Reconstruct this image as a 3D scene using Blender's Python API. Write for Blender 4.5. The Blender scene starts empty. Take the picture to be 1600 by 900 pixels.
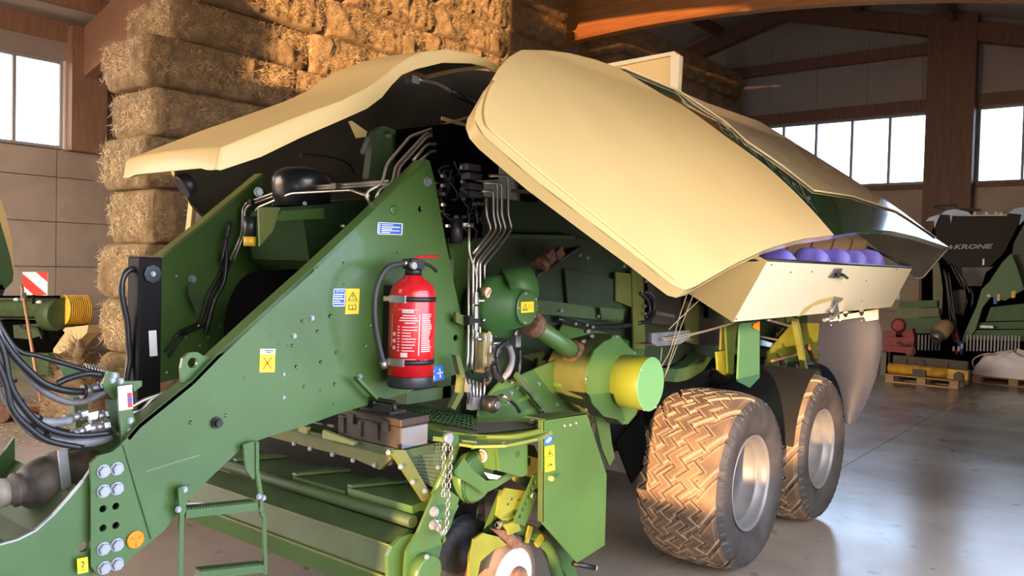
import bpy, bmesh, math, random
from mathutils import Vector, Matrix, noise
random.seed(7)
S = bpy.context.scene
COL = S.collection
V = Vector
# ---------------------------------------------------------------- camera
CAM_F = 1280.34
CAM_POS = V((3.5, 0.0, 1.98))
_y, _p, _r = math.radians(38.514), math.radians(1.609), math.radians(1.406)
CF = V((-math.sin(_y)*math.cos(_p), math.cos(_y)*math.cos(_p), -math.sin(_p)))
_R = V((math.cos(_y), math.sin(_y), 0)); _U = _R.cross(CF)
CR = _R*math.cos(_r) + _U*math.sin(_r)
CU = _U*math.cos(_r) - _R*math.sin(_r)
cam = bpy.data.objects.new('camera', bpy.data.cameras.new('camera'))
COL.objects.link(cam)
cam.matrix_world = Matrix(((CR.x, CU.x, -CF.x, CAM_POS.x), (CR.y, CU.y, -CF.y, CAM_POS.y), (CR.z, CU.z, -CF.z, CAM_POS.z), (0, 0, 0, 1)))
cam.data.sensor_width = 36.0
cam.data.lens = 36.0*CAM_F/1600.0
cam.data.clip_start = 0.05; cam.data.clip_end = 400
S.camera = cam
# ---------------------------------------------------------------- world, sun, exposure
S.view_settings.view_transform = 'Standard'; S.view_settings.look = 'None'
S.view_settings.gamma = 1.0; S.view_settings.exposure = 0.38
W = bpy.data.worlds.new('world'); S.world = W; W.use_nodes = True
_n, _l = W.node_tree.nodes, W.node_tree.links
_n.clear()
_o = _n.new('ShaderNodeOutputWorld'); _b = _n.new('ShaderNodeBackground'); _t = _n.new('ShaderNodeTexCoord')
_s = _n.new('ShaderNodeSeparateXYZ'); _c = _n.new('ShaderNodeValToRGB')
_l.new(_t.outputs['Generated'], _s.inputs[0]); _z = _n.new('ShaderNodeMapRange'); _z.inputs[1].default_value = -1.0; _l.new(_s.outputs['Z'], _z.inputs[0]); _l.new(_z.outputs[0], _c.inputs[0]); _l.new(_c.outputs[0], _b.inputs[0]); _l.new(_b.outputs[0], _o.inputs[0])
_e = _c.color_ramp.elements
_e[0].position = 0.47; _e[0].color = (0.20, 0.17, 0.14, 1)        # fields below the hill
_e[1].position = 0.85; _e[1].color = (0.42, 0.62, 1.0, 1)
_h = _e.new(0.505); _h.color = (0.66, 0.82, 1.08, 1)
# evening sky: warmer on the sun's side, blue on the far side
_d = _n.new('ShaderNodeMapRange'); _d.inputs[1].default_value = 0.35; _d.inputs[2].default_value = -0.85
_m = _n.new('ShaderNodeMix'); _m.data_type = 'RGBA'; _m.blend_type = 'MULTIPLY'; _m.inputs[7].default_value = (2.3, 1.45, 0.80, 1)
_l.new(_s.outputs['Y'], _d.inputs[0]); _l.new(_d.outputs[0], _m.inputs['Factor']); _l.new(_c.outputs[0], _m.inputs[6]); _l.new(_m.outputs[2], _b.inputs[0])
_b.inputs[1].default_value = 7.0
SUN_DIR = V((-0.29, 0.955, 0.043)).normalized()
sd = bpy.data.lights.new('sun', 'SUN'); sd.energy = 13.0; sd.angle = math.radians(0.6); sd.color = (1.0, 0.58, 0.27)
sun = bpy.data.objects.new('sun', sd); COL.objects.link(sun)
sun.rotation_euler = SUN_DIR.to_track_quat('-Z', 'Y').to_euler(); sun.location = (8, -20, 6)

def portal(name, loc, normal, sx, sy):
    d = bpy.data.lights.new(name, 'AREA'); d.shape = 'RECTANGLE'; d.size = sx; d.size_y = sy; d.energy = 1
    d.cycles.is_portal = True
    o = bpy.data.objects.new(name, d); COL.objects.link(o); o.location = loc
    o.rotation_euler = V(normal).to_track_quat('-Z', 'Z').to_euler()
S.cycles.max_bounces = 8; S.cycles.diffuse_bounces = 4; S.cycles.glossy_bounces = 4; S.cycles.transparent_max_bounces = 12
S.cycles.sample_clamp_indirect = 6.0; S.cycles.caustics_reflective = False; S.cycles.caustics_refractive = False

# ---------------------------------------------------------------- helpers: sight lines of the surveyed points
AX = {'x': 0, 'y': 1, 'z': 2}
def on(a, v, px, py):
    """point of the plane a = v seen in direction (px, py)"""
    d = CF + CR*((px-800)/CAM_F) - CU*((py-450)/CAM_F)
    i = AX[a]
    return CAM_POS + d*((v-CAM_POS[i])/d[i])
def onp(p0, n, px, py):
    d = CF + CR*((px-800)/CAM_F) - CU*((py-450)/CAM_F)
    return CAM_POS + d*((p0-CAM_POS).dot(n)/d.dot(n))
def pts(a, v, *ps):
    return [on(a, v, *p) for p in ps]
def axv(a):
    return V((1, 0, 0)) if a == 'x' else V((0, 1, 0)) if a == 'y' else V((0, 0, 1))

# ---------------------------------------------------------------- materials
MATS = {}
def mat(name, col, rough=0.5, metal=0.0, var=0.0, vscale=6.0, bump=0.0, bscale=60.0, spec=0.5, coat=0.0, col2=None, detail=4.0, emit=None, stretch=None):
    if name in MATS: return MATS[name]
    m = bpy.data.materials.new(name); m.use_nodes = True
    nt = m.node_tree; b = nt.nodes['Principled BSDF']
    b.inputs['Base Color'].default_value = (*col, 1); b.inputs['Roughness'].default_value = rough
    b.inputs['Metallic'].default_value = metal; b.inputs['Specular IOR Level'].default_value = spec
    b.inputs['Coat Weight'].default_value = coat
    if emit: b.inputs['Emission Color'].default_value = (*emit[0], 1); b.inputs['Emission Strength'].default_value = emit[1]
    tc = nt.nodes.new('ShaderNodeTexCoord'); src = tc.outputs['Object']
    if stretch:
        mp = nt.nodes.new('ShaderNodeMapping'); mp.inputs['Scale'].default_value = stretch
        nt.links.new(src, mp.inputs[0]); src = mp.outputs[0]
    if var > 0:
        nz = nt.nodes.new('ShaderNodeTexNoise'); nz.inputs['Scale'].default_value = vscale; nz.inputs['Detail'].default_value = detail
        nt.links.new(src, nz.inputs['Vector'])
        cr = nt.nodes.new('ShaderNodeValToRGB'); e = cr.color_ramp.elements
        c2 = col2 or tuple(c*(1-var) for c in col)
        e[0].position = 0.35; e[0].color = (*c2, 1); e[1].position = 0.65; e[1].color = (*col, 1)
        nt.links.new(nz.outputs['Fac'], cr.inputs[0]); nt.links.new(cr.outputs[0], b.inputs['Base Color'])
    if bump > 0:
        nb = nt.nodes.new('ShaderNodeTexNoise'); nb.inputs['Scale'].default_value = bscale; nb.inputs['Detail'].default_value = 6
        nt.links.new(src, nb.inputs['Vector'])
        bp = nt.nodes.new('ShaderNodeBump'); bp.inputs['Strength'].default_value = bump; bp.inputs['Distance'].default_value = 0.02
        nt.links.new(nb.outputs['Fac'], bp.inputs['Height']); nt.links.new(bp.outputs[0], b.inputs['Normal'])
    MATS[name] = m
    return m
GREEN = mat('green_paint', (0.066, 0.142, 0.034), 0.38, var=0.2, vscale=3, coat=0.15)
GREEN_D = mat('green_paint_shaded', (0.050, 0.095, 0.030), 0.55, var=0.3, vscale=5, col2=(0.036, 0.062, 0.022))  # darker copy of the green, shade of inner parts mixed in
CREAM = mat('cream_paint', (0.76, 0.55, 0.23), 0.42, var=0.05, vscale=2, coat=0.08, spec=.35)
CREAM_W = mat('cream_paint_cool_lit', (0.82, 0.74, 0.52), 0.6, var=0.06, vscale=2, spec=.25)  # paler copy of the cream, cool light put into the colour
DKGREEN = mat('dark_green_gloss', (0.010, 0.045, 0.018), 0.07, coat=0.6)
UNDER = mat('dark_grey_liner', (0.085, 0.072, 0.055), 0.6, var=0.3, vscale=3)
BLACK = mat('black_plastic', (0.012, 0.012, 0.013), 0.4)
BLACKM = mat('black_enamel', (0.014, 0.015, 0.018), 0.28, coat=0.2)
RUBBER = mat('black_rubber_hose', (0.018, 0.018, 0.020), 0.32)
HOSEG = mat('rubber_hose_sheen', (0.26, 0.26, 0.28), 0.4, var=0.3, vscale=20)  # hose rubber turned grey, its light sheen put into the colour
STEEL = mat('zinc_plated_steel', (0.46, 0.45, 0.43), 0.32, metal=0.9)
PIPE = mat('steel_pipe', (0.56, 0.52, 0.46), 0.35, metal=0.9)
ZINC = mat('dull_zinc', (0.45, 0.46, 0.47), 0.45, metal=0.8, var=0.3, vscale=9)
BOLT = mat('bolt_zinc', (0.36, 0.38, 0.42), 0.45, metal=0.5)
BRASS = mat('yellow_passivated', (0.55, 0.43, 0.20), 0.4, metal=0.8)
RUST = mat('rusty_iron', (0.20, 0.10, 0.06), 0.8, var=0.5, vscale=40, bump=0.3, bscale=90)
DARK = mat('recess_shade', (0.004, 0.005, 0.004), 0.8)  # near-black that stands in for shade in holes and openings
CONC = mat('cast_concrete', (0.58, 0.49, 0.42), 0.85, var=0.2, vscale=1.6, bump=0.05, bscale=20)
WOOD = mat('glulam_spruce', (0.60, 0.29, 0.095), 0.6, var=0.35, vscale=3.0, bump=0.03, bscale=14, stretch=(0.5, 6, 12), col2=(0.42, 0.19, 0.065))
WOODP = mat('pale_spruce', (0.42, 0.26, 0.18), 0.65, var=0.25, vscale=3.0, stretch=(8, 8, 0.6), col2=(0.33, 0.19, 0.13))
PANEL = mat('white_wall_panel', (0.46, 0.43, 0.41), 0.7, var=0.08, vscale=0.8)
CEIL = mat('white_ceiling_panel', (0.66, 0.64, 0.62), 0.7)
FRAME = mat('grey_window_frame', (0.42, 0.44, 0.47), 0.5)
YELLOW = mat('sign_yellow', (0.95, 0.62, 0.02), 0.45)
BLUE = mat('sign_blue', (0.03, 0.13, 0.52), 0.45)
WHITE = mat('print_white', (0.82, 0.84, 0.86), 0.5)
INK = mat('print_black', (0.01, 0.01, 0.01), 0.5)
RED = mat('print_red', (0.80, 0.035, 0.03), 0.4)
FIRE = mat('extinguisher_red', (0.62, 0.012, 0.018), 0.25, coat=0.4)
ORANGE = mat('orange_reflector', (0.95, 0.26, 0.01), 0.3)
GREYP = mat('grey_toolbox', (0.16, 0.17, 0.20), 0.5, var=0.15, vscale=5)
BROWNP = mat('brown_dusty_plastic', (0.040, 0.028, 0.022), 0.55, var=0.4, vscale=14)
YPAINT = mat('ochre_yellow_paint', (0.75, 0.45, 0.03), 0.5, var=0.4, vscale=8, col2=(0.45, 0.25, 0.03))
OLIVE = mat('olive_lit_green', (0.13, 0.15, 0.035), 0.45, var=0.3, vscale=4)  # olive copy of the green paint, warm light mixed into it
REDP = mat('red_machine_paint', (0.30, 0.014, 0.025), 0.5, var=0.3, vscale=9)
PALLETW = mat('pallet_wood', (0.50, 0.33, 0.19), 0.8, var=0.35, vscale=4, stretch=(1, 8, 8), bump=0.05)

def floor_mat():
    m = bpy.data.materials.new('polished_concrete'); m.use_nodes = True
    nt = m.node_tree; b = nt.nodes['Principled BSDF']; N, L = nt.nodes.new, nt.links.new
    tc = N('ShaderNodeTexCoord')
    n1 = N('ShaderNodeTexNoise'); n1.inputs['Scale'].default_value = 0.9; n1.inputs['Detail'].default_value = 8
    n2 = N('ShaderNodeTexNoise'); n2.inputs['Scale'].default_value = 5.0; n2.inputs['Detail'].default_value = 6
    L(tc.outputs['Object'], n1.inputs['Vector']); L(tc.outputs['Object'], n2.inputs['Vector'])
    cr = N('ShaderNodeValToRGB'); e = cr.color_ramp.elements
    e[0].position = .33; e[0].color = (0.25, 0.215, 0.185, 1); e[1].position = .66; e[1].color = (0.37, 0.315, 0.27, 1)
    L(n1.outputs['Fac'], cr.inputs[0])
    # small dark stains
    cs = N('ShaderNodeValToRGB'); e = cs.color_ramp.elements
    e[0].position = .28; e[0].color = (0.45, 0.45, 0.45, 1); e[1].position = .36; e[1].color = (1, 1, 1, 1)
    L(n2.outputs['Fac'], cs.inputs[0])
    mx = N('ShaderNodeMix'); mx.data_type = 'RGBA'; mx.blend_type = 'MULTIPLY'; mx.inputs['Factor'].default_value = 1
    L(cr.outputs[0], mx.inputs[6]); L(cs.outputs[0], mx.inputs[7]); L(mx.outputs[2], b.inputs['Base Color'])
    rr = N('ShaderNodeMapRange'); rr.inputs[1].default_value = .3; rr.inputs[2].default_value = .7; rr.inputs[3].default_value = .16; rr.inputs[4].default_value = .28
    L(n1.outputs['Fac'], rr.inputs[0]); L(rr.outputs[0], b.inputs['Roughness'])
    b.inputs['Specular IOR Level'].default_value = 0.75
    bp = N('ShaderNodeBump'); bp.inputs['Strength'].default_value = 0.06; bp.inputs['Distance'].default_value = .02
    L(n2.outputs['Fac'], bp.inputs['Height']); L(bp.outputs[0], b.inputs['Normal'])
    return m
def glass_mat():
    m = bpy.data.materials.new('window_glass'); m.use_nodes = True
    nt = m.node_tree; nt.nodes.clear(); N, L = nt.nodes.new, nt.links.new
    o = N('ShaderNodeOutputMaterial'); t = N('ShaderNodeBsdfTransparent'); g = N('ShaderNodeBsdfGlossy'); x = N('ShaderNodeMixShader'); f = N('ShaderNodeFresnel')
    g.inputs['Roughness'].default_value = .02; t.inputs[0].default_value = (.93, .96, .96, 1); f.inputs[0].default_value = 1.45
    L(f.outputs[0], x.inputs[0]); L(t.outputs[0], x.inputs[1]); L(g.outputs[0], x.inputs[2]); L(x.outputs[0], o.inputs[0])
    return m
def straw_mat(name, a, b2, c):
    m = bpy.data.materials.new(name); m.use_nodes = True
    nt = m.node_tree; b = nt.nodes['Principled BSDF']; N, L = nt.nodes.new, nt.links.new
    b.inputs['Roughness'].default_value = .75; b.inputs['Specular IOR Level'].default_value = .25
    tc = N('ShaderNodeTexCoord')
    n1 = N('ShaderNodeTexNoise'); n1.inputs['Scale'].default_value = 46; n1.inputs['Detail'].default_value = 7; n1.inputs['Distortion'].default_value = 3.0
    mp = N('ShaderNodeMapping'); mp.inputs['Scale'].default_value = (1, 1.0, 1.9); mp.inputs['Rotation'].default_value = (.5, .2, .4)
    L(tc.outputs['Object'], mp.inputs[0]); L(mp.outputs[0], n1.inputs['Vector'])
    n2 = N('ShaderNodeTexNoise'); n2.inputs['Scale'].default_value = 3.5; n2.inputs['Detail'].default_value = 4
    L(tc.outputs['Object'], n2.inputs['Vector'])
    cr = N('ShaderNodeValToRGB'); e = cr.color_ramp.elements
    e[0].position = .34; e[0].color = (*c, 1); e[1].position = .70; e[1].color = (*a, 1); q = e.new(.52); q.color = (*b2, 1)
    L(n1.outputs['Fac'], cr.inputs[0])
    c2 = N('ShaderNodeValToRGB'); e = c2.color_ramp.elements
    e[0].position = .3; e[0].color = (.62, .56, .5, 1); e[1].position = .6; e[1].color = (1, 1, 1, 1)
    L(n2.outputs['Fac'], c2.inputs[0])
    mx = N('ShaderNodeMix'); mx.data_type = 'RGBA'; mx.blend_type = 'MULTIPLY'; mx.inputs['Factor'].default_value = 1
    L(cr.outputs[0], mx.inputs[6]); L(c2.outputs[0], mx.inputs[7]); L(mx.outputs[2], b.inputs['Base Color'])
    bp = N('ShaderNodeBump'); bp.inputs['Strength'].default_value = 1.0; bp.inputs['Distance'].default_value = .045
    L(n1.outputs['Fac'], bp.inputs['Height']); L(bp.outputs[0], b.inputs['Normal'])
    return m
FLOOR = floor_mat(); GLASS = glass_mat()
STRAW = straw_mat('straw', (0.90, 0.70, 0.44), (0.72, 0.52, 0.30), (0.33, 0.215, 0.105))
WISP = mat('straw_wisp', (0.84, 0.62, 0.34), .6, var=.65, vscale=9)
def tyre_mat():
    m = mat('dusty_tyre_rubber', (0.20, 0.125, 0.075), .8, var=.6, vscale=5, col2=(0.085, 0.056, 0.040), bump=.12, bscale=70)
    nt = m.node_tree; b = nt.nodes['Principled BSDF']; src = b.inputs['Base Color'].links[0].from_socket
    at = nt.nodes.new('ShaderNodeAttribute'); at.attribute_name = 'lit_worn_edge'
    mx = nt.nodes.new('ShaderNodeMix'); mx.data_type = 'RGBA'; mx.inputs[7].default_value = (.40, .30, .21, 1)   # pale lug edges: caught light painted in, with some worn polish
    nt.links.new(at.outputs['Fac'], mx.inputs['Factor']); nt.links.new(src, mx.inputs[6]); nt.links.new(mx.outputs[2], b.inputs['Base Color'])
    return m
TYRE = tyre_mat()
TYRES = mat('tyre_sidewall_rubber', (0.048, 0.042, 0.041), .6, var=.5, vscale=7, col2=(0.026, 0.023, 0.023))
RIM = mat('silver_rim', (0.20, 0.20, 0.21), .42, metal=.3, var=.15, vscale=6)

# ---------------------------------------------------------------- mesh builder
class MB:
    def __init__(s): s.v = []; s.f = []; s.sm = []
    def add(s, vs, fs, smooth=False):
        k = len(s.v); s.v += [tuple(v) for v in vs]; s.f += [tuple(i+k for i in f) for f in fs]; s.sm += [smooth]*len(fs); return s
    def hexa(s, p):   # 8 points: bottom ring 0-3, top ring 4-7
        return s.add(p, [(3, 2, 1, 0), (4, 5, 6, 7), (0, 1, 5, 4), (1, 2, 6, 5), (2, 3, 7, 6), (3, 0, 4, 7)])
    def box(s, lo, hi):
        x0, y0, z0 = lo; x1, y1, z1 = hi
        return s.hexa([(x0, y0, z0), (x1, y0, z0), (x1, y1, z0), (x0, y1, z0), (x0, y0, z1), (x1, y0, z1), (x1, y1, z1), (x0, y1, z1)])
    def obox(s, c, u, v, w):  # centre + half axes
        c, u, v, w = V(c), V(u), V(v), V(w)
        return s.hexa([c-u-v-w, c+u-v-w, c+u+v-w, c-u+v-w, c-u-v+w, c+u-v+w, c+u+v+w, c-u+v+w])
    def bar(s, a, b, w, h, up=(0, 0, 1)):
        a, b = V(a), V(b); d = (b-a).normalized(); u = d.cross(V(up))
        if u.length < 1e-4: u = d.cross(V((1, 0, 0)))
        u.normalize(); t = u.cross(d)
        return s.obox((a+b)/2, u*w/2, (b-a)/2, t*h/2)
    def prism(s, P, ext):
        P = [V(p) for p in P]; ext = V(ext); n = len(P)
        bm = bmesh.new(); vs = [bm.verts.new(p) for p in P]
        es = [bm.edges.new((vs[i], vs[(i+1) % n])) for i in range(n)]
        r = bmesh.ops.triangle_fill(bm, edges=es, use_beauty=True)
        bm.verts.index_update(); tris = [tuple(v.index for v in f.verts) for f in bm.faces]; bm.free()
        q = [p+ext for p in P]
        fs = tris + [tuple(i+n for i in reversed(t)) for t in tris] + [(i, (i+1) % n, (i+1) % n+n, i+n) for i in range(n)]
        return s.add(P+q, fs)
    def plate(s, outer, holes, ext):
        ext = V(ext); loops = [[V(p) for p in outer]] + [[V(p) for p in h] for h in holes]
        bm = bmesh.new(); es = []; allv = []; rng = []
        for lp in loops:
            vs = [bm.verts.new(p) for p in lp]; rng.append((len(allv), len(vs))); allv += vs
            es += [bm.edges.new((vs[i], vs[(i+1) % len(vs)])) for i in range(len(vs))]
        bmesh.ops.triangle_fill(bm, edges=es, use_beauty=True)
        bm.verts.index_update(); P = [v.co.copy() for v in bm.verts]; n = len(P)
        tris = [tuple(v.index for v in f.verts) for f in bm.faces]; bm.free()
        fs = tris + [tuple(i+n for i in reversed(t)) for t in tris]
        for k, m in rng: fs += [(k+i, k+(i+1) % m, k+(i+1) % m+n, k+i+n) for i in range(m)]
        return s.add(P+[p+ext for p in P], fs)
    def cyl(s, a, b, r, r2=None, seg=16, smooth=True, cap=True):
        return s.lathe(a, V(b)-V(a), [(0, r), (1, r if r2 is None else r2)], seg, smooth, cap)
    def lathe(s, o, d, prof, seg=24, smooth=True, cap=True, rel=True):
        """profile (t along d, radius); t relative to d's length"""
        o, d = V(o), V(d); L = d.length; n = d.normalized(); u = n.orthogonal().normalized(); w = n.cross(u); k = len(s.v); m = len(prof)
        for t, r in prof:
            for i in range(seg):
                a = 2*math.pi*i/seg
                s.v.append(tuple(o+n*(t*L)+(u*math.cos(a)+w*math.sin(a))*r))
        fs = []
        for j in range(m-1):
            for i in range(seg):
                i2 = (i+1) % seg
                fs.append((k+j*seg+i, k+j*seg+i2, k+(j+1)*seg+i2, k+(j+1)*seg+i))
        s.f += fs; s.sm += [smooth]*len(fs)
        if cap:
            s.f += [tuple(k+i for i in reversed(range(seg))), tuple(k+(m-1)*seg+i for i in range(seg))]; s.sm += [False, False]
        return s
    def tube(s, P, r, seg=8, smooth=True, curve=0):
        P = [V(p) for p in P]
        if curve: P = catmull(P, curve)
        P = [p for i, p in enumerate(P) if i == 0 or (p-P[i-1]).length > 1e-5]
        k = len(s.v); n = len(P); up = None
        for i, p in enumerate(P):
            d = (P[min(i+1, n-1)]-P[max(i-1, 0)])
            d.normalize()
            if up is None: up = d.orthogonal().normalized()
            up = (up - d*up.dot(d)); up.normalize(); w = d.cross(up)
            c = 1.0
            if 0 < i < n-1:
                q = (P[i]-P[i-1]).normalized().dot(d); c = 1/max(q, .6)
            for j in range(seg):
                a = 2*math.pi*j/seg; s.v.append(tuple(p+(up*math.cos(a)+w*math.sin(a))*r*(c if False else 1)))
        for i in range(n-1):
            for j in range(seg):
                j2 = (j+1) % seg; s.f.append((k+i*seg+j, k+i*seg+j2, k+(i+1)*seg+j2, k+(i+1)*seg+j)); s.sm.append(smooth)
        s.f += [tuple(k+j for j in reversed(range(seg))), tuple(k+(n-1)*seg+j for j in range(seg))]; s.sm += [False, False]
        return s
    def grid(s, G, smooth=True, close=False, thick=None):
        """G rows of points"""
        k = len(s.v); R, C = len(G), len(G[0])
        for row in G: s.v += [tuple(p) for p in row]
        for i in range(R-1):
            for j in range(C-1 if not close else C):
                j2 = (j+1) % C
                s.f.append((k+i*C+j, k+i*C+j2, k+(i+1)*C+j2, k+(i+1)*C+j)); s.sm.append(smooth)
        return s
    def sphere(s, c, r, seg=12, ring=8, sc=(1, 1, 1)):
        c = V(c); G = []
        for i in range(ring+1):
            t = math.pi*i/ring
            G.append([c+V((math.sin(t)*math.cos(2*math.pi*j/seg)*r*sc[0], math.sin(t)*math.sin(2*math.pi*j/seg)*r*sc[1], math.cos(t)*r*sc[2])) for j in range(seg)])
        return s.grid(G, True, True)
    def mesh(s, name):
        me = bpy.data.meshes.new(name); me.from_pydata(s.v, [], s.f); me.validate()
        if len(me.polygons) == len(s.sm): me.polygons.foreach_set('use_smooth', s.sm)
        bm = bmesh.new(); bm.from_mesh(me); bmesh.ops.recalc_face_normals(bm, faces=bm.faces); bm.to_mesh(me); bm.free()
        return me
def catmull(P, n):
    Q = [P[0]*2-P[1]]+list(P)+[P[-1]*2-P[-2]]; o = []
    for i in range(1, len(Q)-2):
        a, b, c, d = Q[i-1:i+3]
        for k in range(n):
            t = k/n; o.append(0.5*((2*b)+(c-a)*t+(2*a-5*b+4*c-d)*t*t+(3*b-a-3*c+d)*t**3))
    o.append(P[-1]); return o
def rounded(P, r, n=4):
    """polyline with its inner corners rounded"""
    P = [V(p) for p in P]; o = [P[0]]
    for i in range(1, len(P)-1):
        a, b, c = P[i-1], P[i], P[i+1]; d1, d2 = (a-b), (c-b); q = min(r, d1.length*.45, d2.length*.45)
        s, e = b+d1.normalized()*q, b+d2.normalized()*q
        for k in range(n+1):
            t = k/n; o.append(s*(1-t)**2+b*2*t*(1-t)+e*t*t)
    o.append(P[-1]); return o

WM = {}
def link(o, parent=None):
    COL.objects.link(o)
    if parent is not None:
        o.parent = parent; o.matrix_parent_inverse = WM[parent.name].inverted()
    WM[o.name] = o.matrix_basis.copy()
    return o
def obj(name, mb, m, parent=None, label=None, kind=None, loc=None, rot=None, bevel=0, subsurf=0):
    me = mb if isinstance(mb, bpy.types.Mesh) else mb.mesh(name)
    if not me.materials: me.materials.append(m)
    o = bpy.data.objects.new(name, me)
    if loc is not None: o.location = loc
    if rot is not None: o.rotation_mode = 'QUATERNION'; o.rotation_quaternion = rot
    if label: o['label'] = label
    if kind: o['kind'] = kind
    link(o, parent)
    if bevel:
        b = o.modifiers.new('bevel', 'BEVEL'); b.width = bevel; b.segments = 2; b.limit_method = 'ANGLE'; b.angle_limit = math.radians(40)
    if subsurf:
        b = o.modifiers.new('sub', 'SUBSURF'); b.levels = subsurf; b.render_levels = subsurf
    return o
def thing(name, label, cat, loc=(0, 0, 0), group=None):
    o = bpy.data.objects.new(name, None); o.location = loc; o.empty_display_size = .2
    o['label'] = label; o['category'] = cat
    if group: o['group'] = group
    return link(o)
def tag(o, label, cat, group=None):
    o['label'] = label; o['category'] = cat
    if group: o['group'] = group
    return o
def struct(name, mb, m, parent=None, **k):
    o = obj(name, mb, m, parent, **k)
    if parent is None: o['kind'] = 'structure'
    return o
def copy_of(o, loc, parent=None, rot=None):
    c = o.copy(); c.location = loc
    if rot is not None: c.rotation_mode = 'QUATERNION'; c.rotation_quaternion = rot
    c.parent = None; link(c, parent); return c

# ---- bolts: shared meshes, head along +X
def bolt_mesh(r, h, washer=True):
    b = MB()
    if washer: b.cyl((0, 0, 0), (h*.25, 0, 0), r*1.25, seg=14)
    b.cyl((h*.25, 0, 0), (h, 0, 0), r, seg=6, smooth=False); b.cyl((h, 0, 0), (h*1.06, 0, 0), r*.72, seg=10)
    return b.mesh('bolt')
BM_BIG = bolt_mesh(.0185, .018); BM_MID = bolt_mesh(.0092, .009); BM_SML = bolt_mesh(.0062, .006)
for _m in (BM_BIG, BM_MID, BM_SML): _m.materials.append(BOLT)
XQ = V((1, 0, 0))
def bolt(p, parent, me=BM_MID, n=(1, 0, 0), name='bolt', scale=1.0):
    o = bpy.data.objects.new(name, me); o.location = p; o.rotation_mode = 'QUATERNION'; o.rotation_quaternion = XQ.rotation_difference(V(n)); o.scale = (scale,)*3
    return link(o, parent)

# ---- printed signs: an own thin plate, u/v frame from three corners (top left, top right, bottom left)
def text_polys(txt, shear=0.0, bold=0.0):
    c = bpy.data.curves.new('t', 'FONT'); c.body = txt; c.shear = shear; c.resolution_u = 2; c.offset = bold
    o = bpy.data.objects.new('t', c); COL.objects.link(o)
    me = bpy.data.meshes.new_from_object(o.evaluated_get(bpy.context.evaluated_depsgraph_get()))
    vs = [v.co.copy() for v in me.vertices]; fs = [tuple(p.vertices) for p in me.polygons]
    bpy.data.objects.remove(o); bpy.data.curves.remove(c); bpy.data.meshes.remove(me)
    x0 = min(v.x for v in vs); x1 = max(v.x for v in vs); y0 = min(v.y for v in vs); y1 = max(v.y for v in vs)
    return [((v.x-x0)/(x1-x0), (v.y-y0)/(y1-y0)) for v in vs], fs
class Sign:
    def __init__(s, tl, tr, bl, parent, base, name='decal', t=.0015, label=None):
        s.tl = V(tl); s.u = V(tr)-s.tl; s.v = V(bl)-s.tl; s.n = s.v.cross(s.u).normalized()
        if s.n.dot(CAM_POS-s.tl) < 0: s.n = -s.n
        s.b = MB(); s.t = t
        P = [s.tl, V(tr), V(tr)+s.v, V(bl)]
        s.b.prism([p-s.n*.0005 for p in P], s.n*t)
        s.o = obj(name, s.b, base, parent, label=label); s.L = {}
    def P(s, a, b, k=1.0): return s.tl+s.u*a+s.v*b+s.n*s.t*k
    def poly(s, m, pts_, lift=1.0):
        q = [s.P(a, b, lift) for a, b in pts_]
        s.L.setdefault(m.name, (m, MB()))[1].prism(q, s.n*.0006)
    def rect(s, m, a0, b0, a1, b1, lift=1.0): s.poly(m, [(a0, b0), (a1, b0), (a1, b1), (a0, b1)], lift)
    def lines(s, m, a0, b0, a1, b1, n, fill=.5, rnd=0.3):
        h = (b1-b0)/n
        for i in range(n): s.rect(m, a0, b0+i*h, a1-(a1-a0)*random.random()*rnd, b0+i*h+h*fill)
    def tri(s, m, cx, cy, w, h, lw=.16, m2=None):
        o = [(cx, cy-h/2), (cx+w/2, cy+h/2), (cx-w/2, cy+h/2)]; g = (cx, cy+h*.17)
        i = [(g[0]+(a-g[0])*(1-lw*2.2), g[1]+(b-g[1])*(1-lw*2.2)) for a, b in o]
        for k in range(3):
            k2 = (k+1) % 3; s.poly(m, [o[k], o[k2], i[k2], i[k]])
    def text(s, m, txt, a0, b0, a1, b1, shear=0.0):
        vs, fs = text_polys(txt, shear)
        s.L.setdefault(m.name, (m, MB()))[1].add([s.P(a0+(a1-a0)*x, b1+(b0-b1)*y, 1.3) for x, y in vs], fs)
    def done(s, name='print'):
        for m, b in s.L.values(): obj(name, b, m, s.o)
        return s.o
# ================================================================ BUILDING
XL, XR, YF, YB = -14.0, 5.2, -3.5, 22.0
RIDGE = -4.7
def ceil_z(x): return 9.4-0.28*abs(x-RIDGE)
def rect_wall(mb, axis, c0, c1, a0, a1, z0, z1, opens):
    """wall slab between c0..c1 on axis, running a0..a1, z0..z1, with rectangular openings (a0,a1,z0,z1)"""
    xs = sorted({a0, a1, *[o[0] for o in opens], *[o[1] for o in opens]}); zs = sorted({z0, z1, *[o[2] for o in opens], *[o[3] for o in opens]})
    for i in range(len(xs)-1):
        for j in range(len(zs)-1):
            mx, mz = (xs[i]+xs[i+1])/2, (zs[j]+zs[j+1])/2
            if any(o[0] < mx < o[1] and o[2] < mz < o[3] for o in opens): continue
            if axis == 'x': mb.box((c0, xs[i], zs[j]), (c1, xs[i+1], zs[j+1]))
            else: mb.box((xs[i], c0, zs[j]), (xs[i+1], c1, zs[j+1]))
# floor: slabs cut by saw joints
fl = MB(); fl.box((XL-1, YF-4, -.3), (XR+6, YB+1, -.02))
floor = struct('floor', fl, CONC)
xs = [XL, -9, -4, 1.0, XR+.3]; ys = [YF-.3, 2.0, 8.0, 13.2, YB]
for i in range(4):
    for j in range(4):
        obj('slab', MB().box((xs[i]+.004, ys[j]+.004, -.03), (xs[i+1]-.004, ys[j+1]-.004, 0)), FLOOR, floor)
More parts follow.
